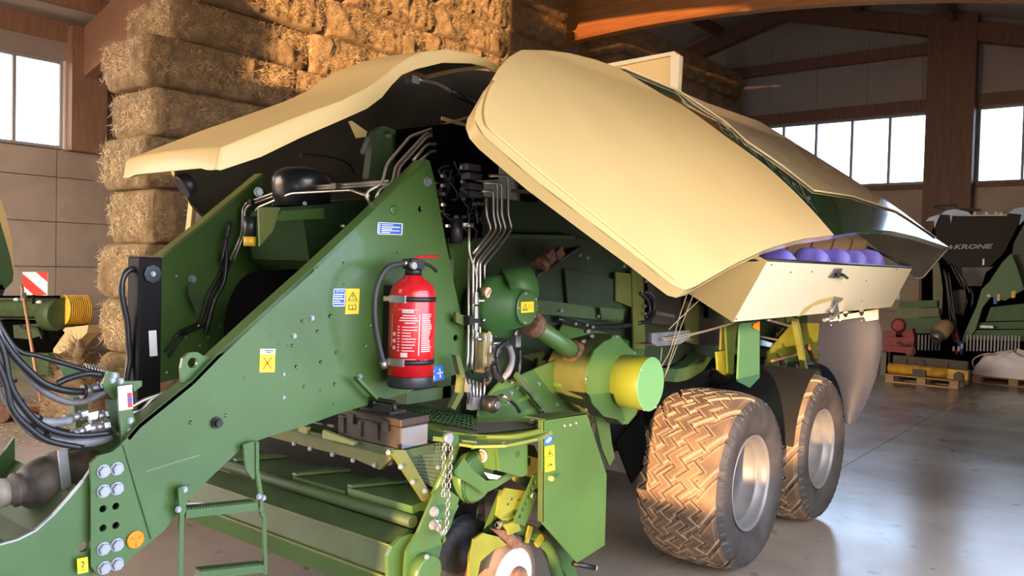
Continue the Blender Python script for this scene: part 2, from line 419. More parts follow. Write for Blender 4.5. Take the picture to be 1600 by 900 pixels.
# left wall: concrete blocks below, windows above
wl = MB(); rect_wall(wl, 'x', XL-.35, XL-.12, YF, YB, 0, 7.0, [(0.6, 7.33, 4.1, 5.87)])
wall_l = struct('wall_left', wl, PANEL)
zs = [0, .85, 1.72, 2.62, 3.52, 4.07]; ysj = [-3.5, -.3, 2.2, 4.7, 7.2, 9.7, 12.2, 14.7, 17.2, 19.7, 22]
for i in range(len(zs)-1):
    for j in range(len(ysj)-1):
        obj('concrete_block', MB().box((XL-.125, ysj[j]+.008, zs[i]+.008), (XL, ysj[j+1]-.008, zs[i+1]-.008)), CONC, wall_l)
obj('upper_panel', MB().box((XL-.12, YF, 5.87), (XL-.02, YB, 6.24)), PANEL, wall_l)
obj('eaves_board', MB().box((XL-.12, YF, 6.24), (XL+.06, YB, 6.62)), WOODP, wall_l)
def window(name, axis, c, a0, a1, z0, z1, muls, depth=.10, fw=.06):
    f = MB()
    def bx(p0, p1, q0, q1):
        if axis == 'x': f.box((c-depth/2, p0, q0), (c+depth/2, p1, q1))
        else: f.box((p0, c-depth/2, q0), (p1, c+depth/2, q1))
    bx(a0, a1, z0, z0+fw); bx(a0, a1, z1-fw, z1); bx(a0, a0+fw, z0+fw, z1-fw); bx(a1-fw, a1, z0+fw, z1-fw)
    o = struct(name, f, FRAME)
    e = [a0+fw]+list(muls)+[a1-fw]
    for m in muls:
        b = MB()
        if axis == 'x': b.box((c-depth/2, m-.03, z0+fw), (c+depth/2, m+.03, z1-fw))
        else: b.box((m-.03, c-depth/2, z0+fw), (m+.03, c+depth/2, z1-fw))
        obj('mullion', b, FRAME, o)
    for i in range(len(e)-1):
        b = MB(); p, q = e[i]+(.03 if i else 0), e[i+1]-(.03 if i < len(e)-2 else 0)
        if axis == 'x': b.box((c-.006, p, z0+fw), (c+.006, q, z1-fw))
        else: b.box((p, c-.006, z0+fw), (q, c+.006, z1-fw))
        obj('pane', b, GLASS, o)
    return o
ml = on('x', XL-.1, 21, 150).y
window('window_1', 'x', XL-.1, 0.6, 7.33, 4.1, 5.87, [ml-4.35, ml-3.3, ml-2.2, ml-1.1, ml])
obj('reveal', MB().box((XL-.12, 7.33, 4.1), (XL+.02, 7.42, 5.87)), WHITE, wall_l)
portal('portal_left', (XL-.2, 4, 5), (1, 0, 0), 6.6, 1.7)
# back wall
m2 = [on('y', YB, p, 240).x for p in (1222, 1273, 1329, 1388)]
xw = on('y', YB, 1449, 240).x; xp = on('y', YB, 1524, 230).x
W2 = (-6.6, xw+.02, 4.22, 5.97); W3 = (xp+.02, 3.4, 4.18, 5.98)
wb = MB(); rect_wall(wb, 'y', YB+.05, YB+.3, XL, XR+.3, 0, 6.6, [W2, W3])
wb.prism([(XL, YB+.05, 6.6), (XR+.3, YB+.05, 6.6), (XR+.3, YB+.05, ceil_z(XR)), (RIDGE, YB+.05, 9.4), (XL, YB+.05, ceil_z(XL))], (0, .2, 0))
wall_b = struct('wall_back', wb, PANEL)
for i in range(5):
    xb = [XL, -9.6, -5.4, -1.2, 2.6, XR][i:i+2]
    for j in range(4):
        zb = [0, 1.05, 2.1, 3.15, 4.16][j:j+2]
        obj('concrete_block', MB().box((xb[0]+.008, YB-.03, zb[0]+.008), (xb[1]-.008, YB+.05, zb[1]-.008)), CONC, wall_b)
WB = mat('shaded_spruce', (0.26, 0.15, 0.11), .65, var=.2, vscale=3, stretch=(8, 8, .6))  # spruce copy darkened, shade put into the colour
obj('rail', MB().box((XL, YB-.16, 7.34), (xw, YB+.05, 7.62)), WB, wall_b)
obj('rail', MB().box((XL, YB-.10, 5.97), (XR, YB+.05, 6.26)), WB, wall_b)
obj('sill_board', MB().box((XL, YB-.12, 4.08), (XR, YB+.05, 4.2)), WB, wall_b)
for k in range(11):   # upright sheets of the gable cladding
    x0 = -9.0+k*1.28
    if x0 < 3.8: obj('cladding_sheet', MB().box((x0+.004, YB+.02, 6.28), (x0+1.276, YB+.06, min(ceil_z(x0), ceil_z(x0+1.28))-.3)), PANEL, wall_b)
window('window_2', 'y', YB+.1, *W2, [m2[0]-1.0]+m2)
window('window_3', 'y', YB+.1, *W3, [on('y', YB, 1598, 230).x, on('y', YB, 1598, 230).x+1.12])
portal('portal_back', (-3.9, YB+.35, 5.1), (0, -1, 0), 5.4, 1.7); portal('portal_back_right', (1.6, YB+.35, 5.1), (0, -1, 0), 3.5, 1.7)
struct('trim_1', MB().box((xw, YB-.35, 0), (xp, YB+.02, 8.25)), WB)
b = MB()
b.prism([(RIDGE, YB-.3, 9.15), (XR, YB-.3, ceil_z(XR)-.2), (XR, YB-.3, ceil_z(XR)-.62), (RIDGE, YB-.3, 8.72)], (0, .28, 0))
b.prism([(RIDGE, YB-.3, 9.15), (XL, YB-.3, ceil_z(XL)-.2), (XL, YB-.3, ceil_z(XL)-.62), (RIDGE, YB-.3, 8.72)], (0, .28, 0))
struct('trim_2', b, WB)
# front and right walls, unseen; openings shaped to admit sun patches and fill
wf = MB(); rect_wall(wf, 'y', YF-.25, YF, XL-.3, XR+.3, 0, 6.45, [(2.72, 5.0, 0, 1.13), (-13.4, -3.5, 0, 6.1), (-3.15, -1.5, 3.9, 6.4), (-1.25, 3.1, 5.98, 6.45)])
rect_wall(wf, 'y', YF-.25, YF, XL-.3, XR+.3, 6.45, 9.4, [(-1.25, 2.4, 6.45, 6.95)])
wall_f = struct('wall_front', wf, PANEL)
TG = bpy.data.materials.new('sun_dimmer'); TG.use_nodes = True; nt = TG.node_tree; nt.nodes.clear()
_a = nt.nodes.new('ShaderNodeOutputMaterial'); _q = nt.nodes.new('ShaderNodeBsdfTransparent'); _q.inputs[0].default_value = (.5, .42, .36, 1); nt.links.new(_q.outputs[0], _a.inputs[0])
obj('sun_dim_pane', MB().box((-1.25, YF-.15, 5.98), (2.75, YF-.14, 6.95)), TG, wall_f)  # added pane that dims the sun strip on the beam
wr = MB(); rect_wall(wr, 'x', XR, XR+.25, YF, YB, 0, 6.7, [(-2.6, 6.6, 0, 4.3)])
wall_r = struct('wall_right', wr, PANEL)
obj('sun_block_leaf', MB().box((XR+.1, -2.75, .05), (XR+4.6, -2.65, 4.6)), PANEL, wall_r)  # added unseen leaf that shades the right opening from the sun
portal('portal_right', (XR+.3, 2.0, 2.15), (-1, 0, 0), 9.2, 4.3)
portal('portal_front_left', (-8.45, YF-.3, 3.05), (0, 1, 0), 9.9, 6.1)
portal('portal_front', (3.86, YF-.3, .57), (0, 1, 0), 2.3, 1.13)
# added unseen block that keeps direct sun out of the front-left opening
yb_ = MB(); yb_.box((-8, -31, -4), (4.6, -30, 4.9)); yb_.prism([(-8, -31, 4.9), (4.6, -31, 4.9), (-1.7, -31, 5.6)], (0, 1, 0))
struct('wall_sun_block', yb_, CONC)
# roof
c = MB(); c.hexa([(XL-.4, YF-.3, ceil_z(XL-.4)), (RIDGE, YF-.3, 9.4), (RIDGE, YB+.4, 9.4), (XL-.4, YB+.4, ceil_z(XL-.4))]+[(XL-.4, YF-.3, ceil_z(XL-.4)+.15), (RIDGE, YF-.3, 9.55), (RIDGE, YB+.4, 9.55), (XL-.4, YB+.4, ceil_z(XL-.4)+.15)])
c.hexa([(RIDGE, YF-.3, 9.4), (XR+.4, YF-.3, ceil_z(XR+.4)), (XR+.4, YB+.4, ceil_z(XR+.4)), (RIDGE, YB+.4, 9.4)]+[(RIDGE, YF-.3, 9.55), (XR+.4, YF-.3, ceil_z(XR+.4)+.15), (XR+.4, YB+.4, ceil_z(XR+.4)+.15), (RIDGE, YB+.4, 9.55)])
struct('ceiling', c, CEIL)
n = 3
for x in (-13.2, -11.0, -8.8, -6.6, -4.7, -2.8, -.6, 1.6, 3.8):
    z = ceil_z(x)-.02; struct('trim_%d' % n, MB().box((x-.07, YF, z-.27), (x+.07, YB, z)), WOODP if x < -8 else WB); n += 1
for yb in (0.7, 7.7, 14.6):
    P = []; X = [XL+.02+(XR-XL-.04)*i/30 for i in range(31)]
    for x in X: P.append((x, yb-.11, 6.82-.0157*(x+4.8)**2))
    for x in (XR-.02, RIDGE, XL+.02): P.append((x, yb-.11, ceil_z(x)-.3))
    struct('trim_%d' % n, MB().prism(P, (0, .22, 0)), WOOD if yb > 10 else WOODP); n += 1
struct('trim_%d' % n, MB().box((XL-.1, 7.36, 4.07), (XL+.28, 8.06, 6.55)), WOODP); n += 1
struct('trim_%d' % n, MB().box((XL, 14.3, 4.07), (XL+.28, 14.9, 6.0)), WOODP); n += 1

# ================================================================ STRAW STACKS
def bale_mesh(seed, L=2.3, H=.62, D=1.15):
    rnd = random.Random(seed); b = MB(); off = V((seed*7.3, seed*3.1, seed*1.7))
    nx, ny, nz = 12, 48, 14
    def face(o, u, v, nu, nv):
        G = []
        for i in range(nu+1):
            row = []
            for j in range(nv+1):
                p = o+u*(i/nu)+v*(j/nv)
                q = V((p.x/(D/2), p.y/(L/2), p.z/(H/2)))
                # rounded block
                r = V(); rad = .11
                inner = V((max(-D/2+rad, min(D/2-rad, p.x)), max(-L/2+rad, min(L/2-rad, p.y)), max(-H/2+rad, min(H/2-rad, p.z))))
                dd = p-inner
                if dd.length > 1e-6: p2 = inner+dd.normalized()*rad; nn = dd.normalized()
                else: p2 = p; nn = V((0, 0, 0))
                a = noise.noise(p*2.1+off)*.07+noise.noise(p*7+off)*.035+noise.noise(p*18+off)*.016
                fl = .028*noise.noise(V((p.y*11+noise.noise(p*3+off)*.8, seed, 0)))
                row.append(p2+V((nn.x*(a+fl), nn.y*(a+fl) if nn.y < 0 else 0, 0))*(max(nn.x, -nn.y, 0)))
            G.append(row)
        b.grid(G, True)
    h = V((D/2, L/2, H/2))
    face(V((h.x, -h.y, -h.z)), V((0, L, 0)), V((0, 0, H)), ny, nz)
    face(V((-h.x, -h.y, -h.z)), V((0, L, 0)), V((0, 0, H)), 6, 3)
    face(V((-h.x, -h.y, -h.z)), V((D, 0, 0)), V((0, 0, H)), nx, nz)
    face(V((-h.x, h.y, -h.z)), V((D, 0, 0)), V((0, 0, H)), nx, nz)
    face(V((-h.x, -h.y, h.z)), V((0, L, 0)), V((D, 0, 0)), ny, nx)
    face(V((-h.x, -h.y, -h.z)), V((0, L, 0)), V((D, 0, 0)), ny, nx)
    me = b.mesh('straw_bale'); me.materials.append(STRAW)
    w = MB()
    def wisp(p, n):
        d = V((rnd.uniform(-1, 1), rnd.uniform(-1, 1), rnd.uniform(-1, 1))); d -= n*d.dot(n); d.normalize(); d += n*rnd.uniform(.02, .45); d.normalize()
        l = rnd.uniform(.03, .13); s = d.cross(n).normalized()*.0032; p = p+n*rnd.uniform(-.01, .03)
        w.add([p-s, p+s, p+d*l], [(0, 1, 2)])
    for _ in range(2200):
        wisp(V((h.x+.005, rnd.uniform(-h.y+.06, h.y-.06), rnd.uniform(-h.z+.09, h.z-.06))), V((1, 0, 0)))
    for _ in range(900):
        wisp(V((rnd.uniform(-h.x+.05, h.x-.05), -h.y-.005, rnd.uniform(-h.z+.09, h.z-.06))), V((0, -1, 0)))
    wm = w.mesh('loose_straw'); wm.materials.append(WISP)
    return me, wm
BALES = [bale_mesh(i+1) for i in range(5)]
ORD = ['bottom', 'second', 'third', 'fourth', 'fifth', 'sixth', 'seventh', 'eighth', 'ninth', 'tenth', 'eleventh', 'twelfth', 'thirteenth']
COLN = ['column at its window end', 'second column from its window end', 'third column from its window end', 'column beside the timber beam']
def bale(x, y, z, sz, sy, k, label, group):
    me, wm = BALES[k % 5]
    o = tag(bpy.data.objects.new('straw_bale', me), label, 'straw bale', group)
    o.location = (x, y, z); o.scale = (1, sy/2.3, sz/.62); o.rotation_euler = (0, 0, random.uniform(-.012, .012)); link(o)
    w = bpy.data.objects.new('loose_straw', wm); w['kind'] = 'stuff'; COL.objects.link(w); w.parent = o
tops = [0, .72, 1.43, 2.13, 2.82, 3.48, 4.08, 4.7, 5.28, 5.83, 6.37, 6.95, 7.5]
k = 0
for i in range(12):
    y0 = 5.0 if i < 7 else 5.0+(i-6)*.32
    y0 += [0, .05, -.03, .1, 0, .12, -.02, .05, 0, .1, 0, 0][i]
    n_ = 4; cols = []
    if i == 11: y0 = 9.3; 
    q = (13.82-y0)/(4 if i < 11 else 2)
    nn = 4 if i < 11 else 2
    for j in range(nn):
        jj = j+(4-nn)
        sz = tops[i+1]-tops[i]
        bale(-6.2-.575+(random.uniform(-.05, .04)-(0.06 if i % 3 == 1 else 0))*(1 if j == 0 else .35), y0+q*(j+.5), (tops[i]+tops[i+1])/2, sz*1.0, q*.985, k,
             'straw bale in the %s layer of the tall stack, %s' % (ORD[i], COLN[jj]), 'straw bales in the tall stack'); k += 1
z = 0
for i in range(10):
    h = .74
    for j in range(3):
        L = (YB-.34-15.35)/3
        bale(-5.8-.575+random.uniform(-.04, .03), 15.35+L*(j+.5), z+h/2, h*.985, L*.955, k,
             'straw bale in the %s layer of the rear stack, %s' % (ORD[i], ['nearest the beam', 'middle column', 'against the gable wall'][j]), 'straw bales in the rear stack'); k += 1
    z += h
# loose straw heaped at the foot of the stack
def heap(c, rx, ry, h, n, seed):
    rnd = random.Random(seed); b = MB(); G = []
    for i in range(13):
        r = i/12
        G.append([V((c[0]+math.cos(a)*rx*r, c[1]+math.sin(a)*ry*r, max(.0, h*(1-r)**.8*(1+.25*noise.noise(V((math.cos(a)*r*3, math.sin(a)*r*3, seed))))+.04*noise.noise(V((math.cos(a)*r*9, math.sin(a)*r*9, seed+2))))) ) for a in [2*math.pi*j/28 for j in range(28)]])
    b.grid(G, True, True)
    for _ in range(n):
        a, r = rnd.uniform(0, 6.28), rnd.random()**.6
        p = V((c[0]+math.cos(a)*rx*r, c[1]+math.sin(a)*ry*r, h*(1-r)**.8+.0)); d = V((rnd.uniform(-1, 1), rnd.uniform(-1, 1), rnd.uniform(.0, .8))).normalized()
        s = d.orthogonal().normalized()*.005; b.add([p-s, p+s, p+d*rnd.uniform(.08, .25)], [(0, 1, 2)])
    return b
o = obj('loose_straw', heap((-6.95, 4.55, 0), .55, .38, .92, 1600, 3), STRAW, kind='stuff'); tag(o, 'heap of loose straw at the foot of the bale stack', 'straw')
o = obj('chaff_heap', heap((-9.3, 6.9, 0), 1.3, .8, .62, 1500, 5), mat('chaff', (.50, .33, .19), .8, var=.3, vscale=14, bump=.5, bscale=30), kind='stuff'); tag(o, 'low heap of chaff on the floor behind the yellow drum', 'straw')
# ================================================================ THE BALER
BP = V((0, 3.2, 0))
baler = thing('baler', 'green and cream large square baler with its hoods raised, tandem wheels', 'baler', BP)
XP = .70      # near drawbar plate
def circ(c, r, axis='x', n=12, ph=0.0):
    c = V(c); o = []
    for i in range(n):
        a = 2*math.pi*i/n+ph
        o.append(c+(V((0, math.cos(a)*r, math.sin(a)*r)) if axis == 'x' else V((math.cos(a)*r, 0, math.sin(a)*r)) if axis == 'y' else V((math.cos(a)*r, math.sin(a)*r, 0))))
    return o
# ---- two drawbar side plates
PL = [(142, 724), (152, 713), (176, 706), (189, 694), (199, 684), (216, 664), (300, 596), (340, 555), (410, 490), (490, 418), (580, 333), (666, 249), (671, 251), (680, 285), (696, 375), (709, 440), (724, 509), (735, 578), (690, 592), (640, 612), (590, 628), (527, 647), (480, 664), (424, 681), (384, 695), (346, 730), (297, 777), (257, 829), (182, 891), (166, 897), (152, 899), (142, 884)]
HOLES = [(657, 327, .016), (537, 353, .006), (536, 411, .007), (537, 445, .007), (516, 494, .010), (579, 508, .008), (472, 502, .008), (496, 518, .009), (525, 551, .008), (571, 540, .009), (457, 540, .008), (501, 566, .009), (424, 525, .006), (449, 541, .006), (434, 537, .005), (463, 573, .009), (523, 600, .009), (475, 604, .008), (520, 632, .006), (560, 585, .008), (297, 660, .008), (352, 649, .008), (382, 590, .006), (500, 610, .006),
         (712, 528, .017), (620, 395, .005), (690, 330, .006), (161, 795, .0125), (181, 791, .0125), (161, 825, .0125), (181, 821, .0125)]
def mirx(p): return V((-p.x, p.y, p.z))
outer = [on('x', XP, *p) for p in PL]
holes = [circ(on('x', XP, a, b), r, n=10) for a, b, r in HOLES]
near = obj('drawbar_plate', MB().plate(outer, holes, (-.014, 0, 0)), GREEN, baler)
yc = 2.14     # the far plate stops short and joins the narrow tongue by an angled plate
farp = []
for i in range(len(outer)):
    p, q = outer[i], outer[(i+1) % len(outer)]
    if p.y >= yc: farp.append(mirx(p))
    if (p.y-yc)*(q.y-yc) < 0: farp.append(mirx(p.lerp(q, (yc-p.y)/(q.y-p.y))))
farh = [[mirx(p) for p in h] for h in holes[::3] if min(p.y for p in h) > yc+.1]
far = obj('drawbar_plate', MB().plate(farp, farh, (.014, 0, 0)), GREEN, baler)
obj('angled_plate', MB().hexa([V((-.70, yc, 1.0)), V((-.688, yc, 1.0)), V((.03, 1.33, .90)), V((.02, 1.33, .90)), V((-.70, yc, 1.16)), V((-.688, yc, 1.16)), V((.03, 1.33, 1.12)), V((.02, 1.33, 1.12))]), GREEN_D, far)
# folded flanges along the sloping top edges
top = [on('x', XP, *p) for p in [(199, 685), (216, 665), (300, 597), (340, 556), (410, 491), (490, 419), (580, 334), (665, 250)]]
for s, par in ((1, near), (-1, far)):
    b = MB()
    for i in range(len(top)-1):
        if s < 0 and top[i].y < yc-.05: continue
        a, c = top[i].copy(), top[i+1].copy(); a.x *= s; c.x *= s
        d = (c-a).normalized(); nrm = V((0, -d.z, d.y)); w = V((-.075*s, 0, 0)); t = nrm*.012
        b.hexa([a+t*.3, c+t*.3, c+w+t*.3, a+w+t*.3, a-t, c-t, c+w-t, a+w-t])
    obj('flange', b, OLIVE if s < 0 else GREEN, par)  # far edge gets the olive copy, coloured as if lit
obj('hole_shade_sheet', MB().prism(pts('x', XP-.045, (146, 724), (190, 700), (232, 845), (150, 895)), (-.01, 0, 0)), DARK, near)  # black sheet added behind the plate so its holes look shaded
sc_ = MB(); sc_.bar(on('x', XP+.001, 228, 737), on('x', XP+.001, 268, 724), .0015, .004, up=(1, 0, 0)); sc_.bar(on('x', XP+.001, 268, 724), on('x', XP+.001, 312, 711), .0015, .003, up=(1, 0, 0)); obj('scratch', sc_, mat('bare_scratch', (.35, .42, .30), .5), near)
# bend seam and the stepped edge of the bolted hitch overlap
sm = MB(); sm.bar(on('x', XP+.002, 192, 696), on('x', XP+.002, 236, 842), .003, .006, up=(1, 0, 0)); obj('bend_seam', sm, GREEN_D, near)
ov = MB(); ov.plate([on('x', XP+.010, *p) for p in [(142, 724), (152, 713), (176, 706), (190, 694), (205, 745), (219, 800), (232, 848), (182, 890), (166, 896), (152, 899), (142, 884)]], [circ(on('x', XP+.010, a, b), r, n=12) for a, b, r in HOLES[-4:]], (-.009, 0, 0))
obj('doubler_plate', ov, GREEN, near)
for p in [(161, 736), (182, 732), (161, 767), (182, 763), (161, 857), (182, 851), (162, 887), (182, 881)]: bolt(on('x', XP+.010, *p), near, BM_BIG)
for p, me in [((667, 284), BM_BIG), ((735, 561), BM_BIG), ((487, 497), BM_MID), ((459, 525), BM_MID), ((443, 621), BM_SML), ((562, 588), BM_MID), ((292, 764), BM_MID), ((706, 494), BM_MID), ((443, 585), BM_SML)]: bolt(on('x', XP, *p), near, me)
kb = MB(); p = on('x', XP, 337, 660); kb.cyl(p, p+V((.012, 0, 0)), .022); kb.cyl(p+V((.012, 0, 0)), p+V((.03, 0, 0)), .014); obj('grommet', kb, BLACK, near)
em = MB(); p = on('x', XP, 615, 328); em.lathe(p, (.006, 0, 0), [(0, .024), (.6, .022), (1, .012)], 18); obj('embossed_stud', em, GREEN, near)
# lifting lug behind the flange
lg = MB(); q = [on('x', XP-.03, *p) for p in [(284, 597), (283, 575), (286, 560), (296, 551), (308, 550), (318, 556), (328, 557), (338, 549), (344, 552), (330, 575), (300, 602)]]
lg.plate(q, [circ(on('x', XP-.03, 301, 567), .020, n=14)], (-.016, 0, 0)); obj('lifting_lug', lg, GREEN, near)
# crossbeams between the two plates
cb = MB()
cb.box((-.69, 2.75, 1.30), (.685, 3.1, 1.36)); cb.box((-.69, 3.0, 1.3), (.685, 3.06, 2.0))
obj('crossbeam', cb, GREEN_D, baler)
# inner flywheel cover and gearbox in the dark between the plates
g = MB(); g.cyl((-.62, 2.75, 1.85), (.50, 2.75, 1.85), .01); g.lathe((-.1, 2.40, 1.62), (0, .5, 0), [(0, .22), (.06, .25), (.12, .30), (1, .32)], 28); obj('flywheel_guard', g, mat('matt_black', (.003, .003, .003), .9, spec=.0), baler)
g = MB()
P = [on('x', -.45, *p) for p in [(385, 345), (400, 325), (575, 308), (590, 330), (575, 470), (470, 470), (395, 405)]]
g.prism(P, (.5, 0, 0)); ib = obj('gearbox_shroud', g, mat('gearbox_green_shaded', (.018, .042, .014), .8, spec=.1), baler)  # green darkened to carry the shade between the plates
p = pts('x', .06, (402, 324), (436, 324), (425, 360), (404, 385)); obj('gusset', MB().prism(p, (.01, 0, 0)), OLIVE, ib)  # olive piece coloured as the lit part of the shroud
p = pts('x', .06, (440, 330), (504, 325), (505, 342), (430, 345)); obj('gusset', MB().prism(p, (.01, 0, 0)), GREEN, ib)
bolt(on('x', .075, 476, 318), ib, BM_MID); bolt(on('x', .075, 403, 300), ib, BM_BIG)
ft = MB(); p = on('x', .0, 391, 338); ft.cyl(p-V((0, 0, .10)), p, .030); fo = obj('oil_filter', ft, BLACK, baler); p -= V((0, 0, .10)); obj('filter_label', MB().cyl(p-V((0, 0, .045)), p, .0305), YPAINT, fo)
# inner face fittings of the far plate
q = V((-XP+.014, 0, 0))
for p in [(300, 436), (430, 322)]: bolt(on('x', -XP+.02, *p), far, BM_BIG)
obj('stay_plate', MB().prism(pts('x', -.60, (297, 440), (322, 463), (306, 490), (293, 458)), (.008, 0, 0)), GREEN_D, far)
for p in [(372, 478), (388, 483), (357, 515), (372, 497), (325, 526), (290, 527), (344, 510), (312, 540), (371, 508)]: bolt(on('x', -XP+.015, *p), far, BM_SML)
obj('lug', MB().prism(pts('x', -.2, (436, 432), (443, 428), (450, 434), (448, 446), (436, 454)), (.01, 0, 0)), ZINC, far)

# ---- hitch tongue
HX = XP-.02
t = MB(); tp = [(146, 728), (130, 752), (110, 776), (84, 805), (56, 830), (28, 844), (0, 852), (-60, 862), (-60, 990), (120, 990), (146, 900)]
t.plate([on('x', HX, *p) for p in tp], [circ(on('x', HX, 130, 855), .017, n=12)], (-.016, 0, 0))
tongue = obj('hitch_tongue', t, GREEN, baler)
t = MB(); A = [on('x', HX, *p) for p in tp]
t.plate([V((.02, p.y, p.z)) for p in A], [], (-.016, 0, 0)); obj('tongue_side', t, GREEN, tongue)
t = MB()
for i in range(7):   # bottom shell, follows the edge 9 cm below it
    a, c = A[i], A[i+1]
    t.hexa([V((.02, a.y, a.z-.10)), V((HX-.016, a.y, a.z-.10)), V((HX-.016, c.y, c.z-.10)), V((.02, c.y, c.z-.10)), V((.02, a.y, a.z-.09)), V((HX-.016, a.y, a.z-.09)), V((HX-.016, c.y, c.z-.09)), V((.02, c.y, c.z-.09))])
obj('tongue_floor', t, GREEN_D, tongue)
t = MB()
for i in range(1, 6): t.bar(A[i]+V((-.004, 0, .002)), A[i+1]+V((-.004, 0, .002)), .012, .006)
obj('worn_edge', t, ZINC, tongue)
for p in [(176, 660), (160, 640)]: pass
# ---- PTO shaft and guard cone
sh = MB(); o = on('x', .36, 150, 738); f0 = on('x', .36, 0, 752); d = V((0, -1, -.04)).normalized()
LS = (f0-o).length
sh.lathe(o, d*LS, [(0, .088), (.18, .096), (.36, .100), (.40, .108), (.46, .108), (.47, .100), (.56, .098), (.66, .090), (.74, .076), (.79, .064), (.80, .054), (.84, .060), (.87, .060), (.88, .048), (.95, .046)], 28)
guard = obj('shaft_guard', sh, mat('worn_guard', (.16, .13, .10), .55, var=.8, vscale=9, col2=(.035, .03, .028)), baler)
obj('shaft_tube', MB().lathe(o+d*LS*.9, d, [(0, .042), (.02, .050), (.045, .050), (.05, .040), (1.0, .040)], 20), mat('dusty_shaft', (.42, .36, .30), .5, var=.4, vscale=14), guard)
obj('guard_collar', MB().lathe(o+d*LS*.41, d*LS, [(0, .111), (.045, .111)], 28), BLACKM, guard)
b = MB(); b.bar(on('x', .51, 97, 702), on('x', .51, 104, 762), .03, .012, up=(1, 0, 0)); obj('retaining_strap', b, ZINC, guard)

# ---- parking jack
jx = 0.04
a, c = on('x', jx, 236, 402), on('x', jx, 237, 640)
w = .052; J = MB(); J.box((jx-2*w, a.y-w, c.z-.1), (jx, a.y+w, a.z)); jack = obj('parking_jack', J, mat('jack_black', (.010, .009, .010), .55, spec=.12), baler, bevel=.006)
hx = MB(); p = on('x', jx, 237, 428); hx.cyl(p, p+V((.012, 0, 0)), .040, seg=8, smooth=False); obj('pivot_plate', hx, BLACKM, jack); bolt(p+V((.012, 0, 0)), jack, BM_MID)
cp = MB(); cp.box((jx-2*w-.004, a.y-w-.004, a.z), (jx+.004, a.y+w+.004, a.z+.006)); obj('jack_cap', cp, RUST, jack)
Sign(on('x', jx, 232, 517), on('x', jx, 244, 516), on('x', jx, 234, 557), jack, WHITE, 'type_label', .002)
hs = MB(); fx = jx-w
hs.tube(pts('x', fx, (211, 420), (200, 423), (192, 435), (190, 455), (194, 480), (199, 505), (201, 535), (203, 560), (199, 585), (197, 610)), .014, curve=4); obj('hose', hs, RUBBER, jack)
hs = MB(); q = pts('x', fx, (214, 420), (202, 421), (194, 430)); hs.tube(q, .012); obj('hose_fitting', hs, STEEL, jack)
# ---- hoods
def coons(c0, c1, d0, d1, nu, nv):
    """c0, c1: curves along u (at v=0 / v=1); d0, d1: curves along v (at u=0 / u=1)"""
    def samp(C, n):
        L = [0]
        for i in range(1, len(C)): L.append(L[-1]+(C[i]-C[i-1]).length)
        o = []; j = 0
        for k in range(n+1):
            t = L[-1]*k/n
            while j < len(C)-2 and L[j+1] < t: j += 1
            f = (t-L[j])/max(L[j+1]-L[j], 1e-9); o.append(C[j].lerp(C[j+1], min(max(f, 0), 1)))
        return o
    A, B, C, D = samp(c0, nu), samp(c1, nu), samp(d0, nv), samp(d1, nv)
    G = []
    for j in range(nv+1):
        v = j/nv; row = []
        for i in range(nu+1):
            u = i/nu
            p = A[i]*(1-v)+B[i]*v+C[j]*(1-u)+D[j]*u-(A[0]*(1-u)*(1-v)+A[-1]*u*(1-v)+B[0]*(1-u)*v+B[-1]*u*v)
            row.append(p)
        G.append(row)
    return G
HO, HI = V((1.70, 0, 1.84)), V((.60, 0, 3.19))    # outer edge and hinge line of the raised side hood
_vd = (HO-HI); HN = V((-_vd.z, 0, _vd.x)).normalized()
if HN.z < 0: HN = -HN
def bulged(p, k=.085):
    v = (p-V((HI.x, p.y, HI.z))).dot(_vd)/_vd.length_squared
    return p+HN*(k*(1-(2*min(max(v, -.1), 1.05)-1)**2)-.0)
def hp(*ps):
    """points of the flat panel that end up at the given sight lines once the panel is crowned"""
    o = []
    for p in ps:
        d = 0.0
        for _ in range(8):
            q = onp(HO+HN*d, HN, *p)-HN*d; d = (bulged(q)-q).dot(HN)
        o.append(q)
    return o
def shell(name, G, m, parent, th=.012, **k):
    b = MB(); n, c = len(G), len(G[0])
    b.grid(G); b.grid([[p-HN*th for p in r] for r in G])
    ring = [(0, j) for j in range(c)]+[(i, c-1) for i in range(1, n)]+[(n-1, j) for j in range(c-2, -1, -1)]+[(i, 0) for i in range(n-2, 0, -1)]
    R = [G[i][j] for i, j in ring]
    b.grid([R, [p-HN*th for p in R]], False, True)
    return obj(name, b, m, parent, **k)
# outlines on the panel's own plane
E_front = hp((815, 78), (797, 88), (781, 104), (766, 130), (752, 155), (742, 172), (740, 184), (746, 200), (760, 216), (836, 281), (920, 345), (1000, 405), (1040, 437), (1056, 449), (1070, 453))
E_bnd = hp((966, 106), (1060, 160), (1132, 212), (1196, 258), (1250, 308), (1303, 367))
E_l2 = hp((972, 107), (1060, 144), (1132, 192), (1164, 222), (1220, 260), (1270, 299))
E_out1 = hp((1070, 453), (1082, 450), (1110, 434), (1150, 411), (1200, 388), (1250, 374), (1303, 367))
E_out2 = hp((1303, 367), (1345, 360), (1390, 360), (1430, 369), (1482, 386))
E_h1 = hp((815, 78), (850, 78), (890, 83), (930, 93), (966, 106)); E_h2 = hp((972, 107), (1030, 130), (1100, 160), (1185, 190))
E_rear_top = hp((1185, 190), (1240, 222), (1300, 260), (1350, 292), (1400, 325), (1461, 372)); 
E_corner = hp((1270, 299), (1330, 308), (1400, 331), (1461, 372))
hood = None
GA = [[bulged(p) for p in r] for r in coons(E_h1, E_out1, E_front, E_bnd, 22, 26)]
hood = shell('side_hood', GA, CREAM, baler, label='cream front panel of the raised side hood')
GB1 = [[bulged(p) for p in r] for r in coons([E_bnd[0], E_l2[0]], [E_bnd[-1], E_l2[-1]], E_bnd, E_l2, 4, 26)]
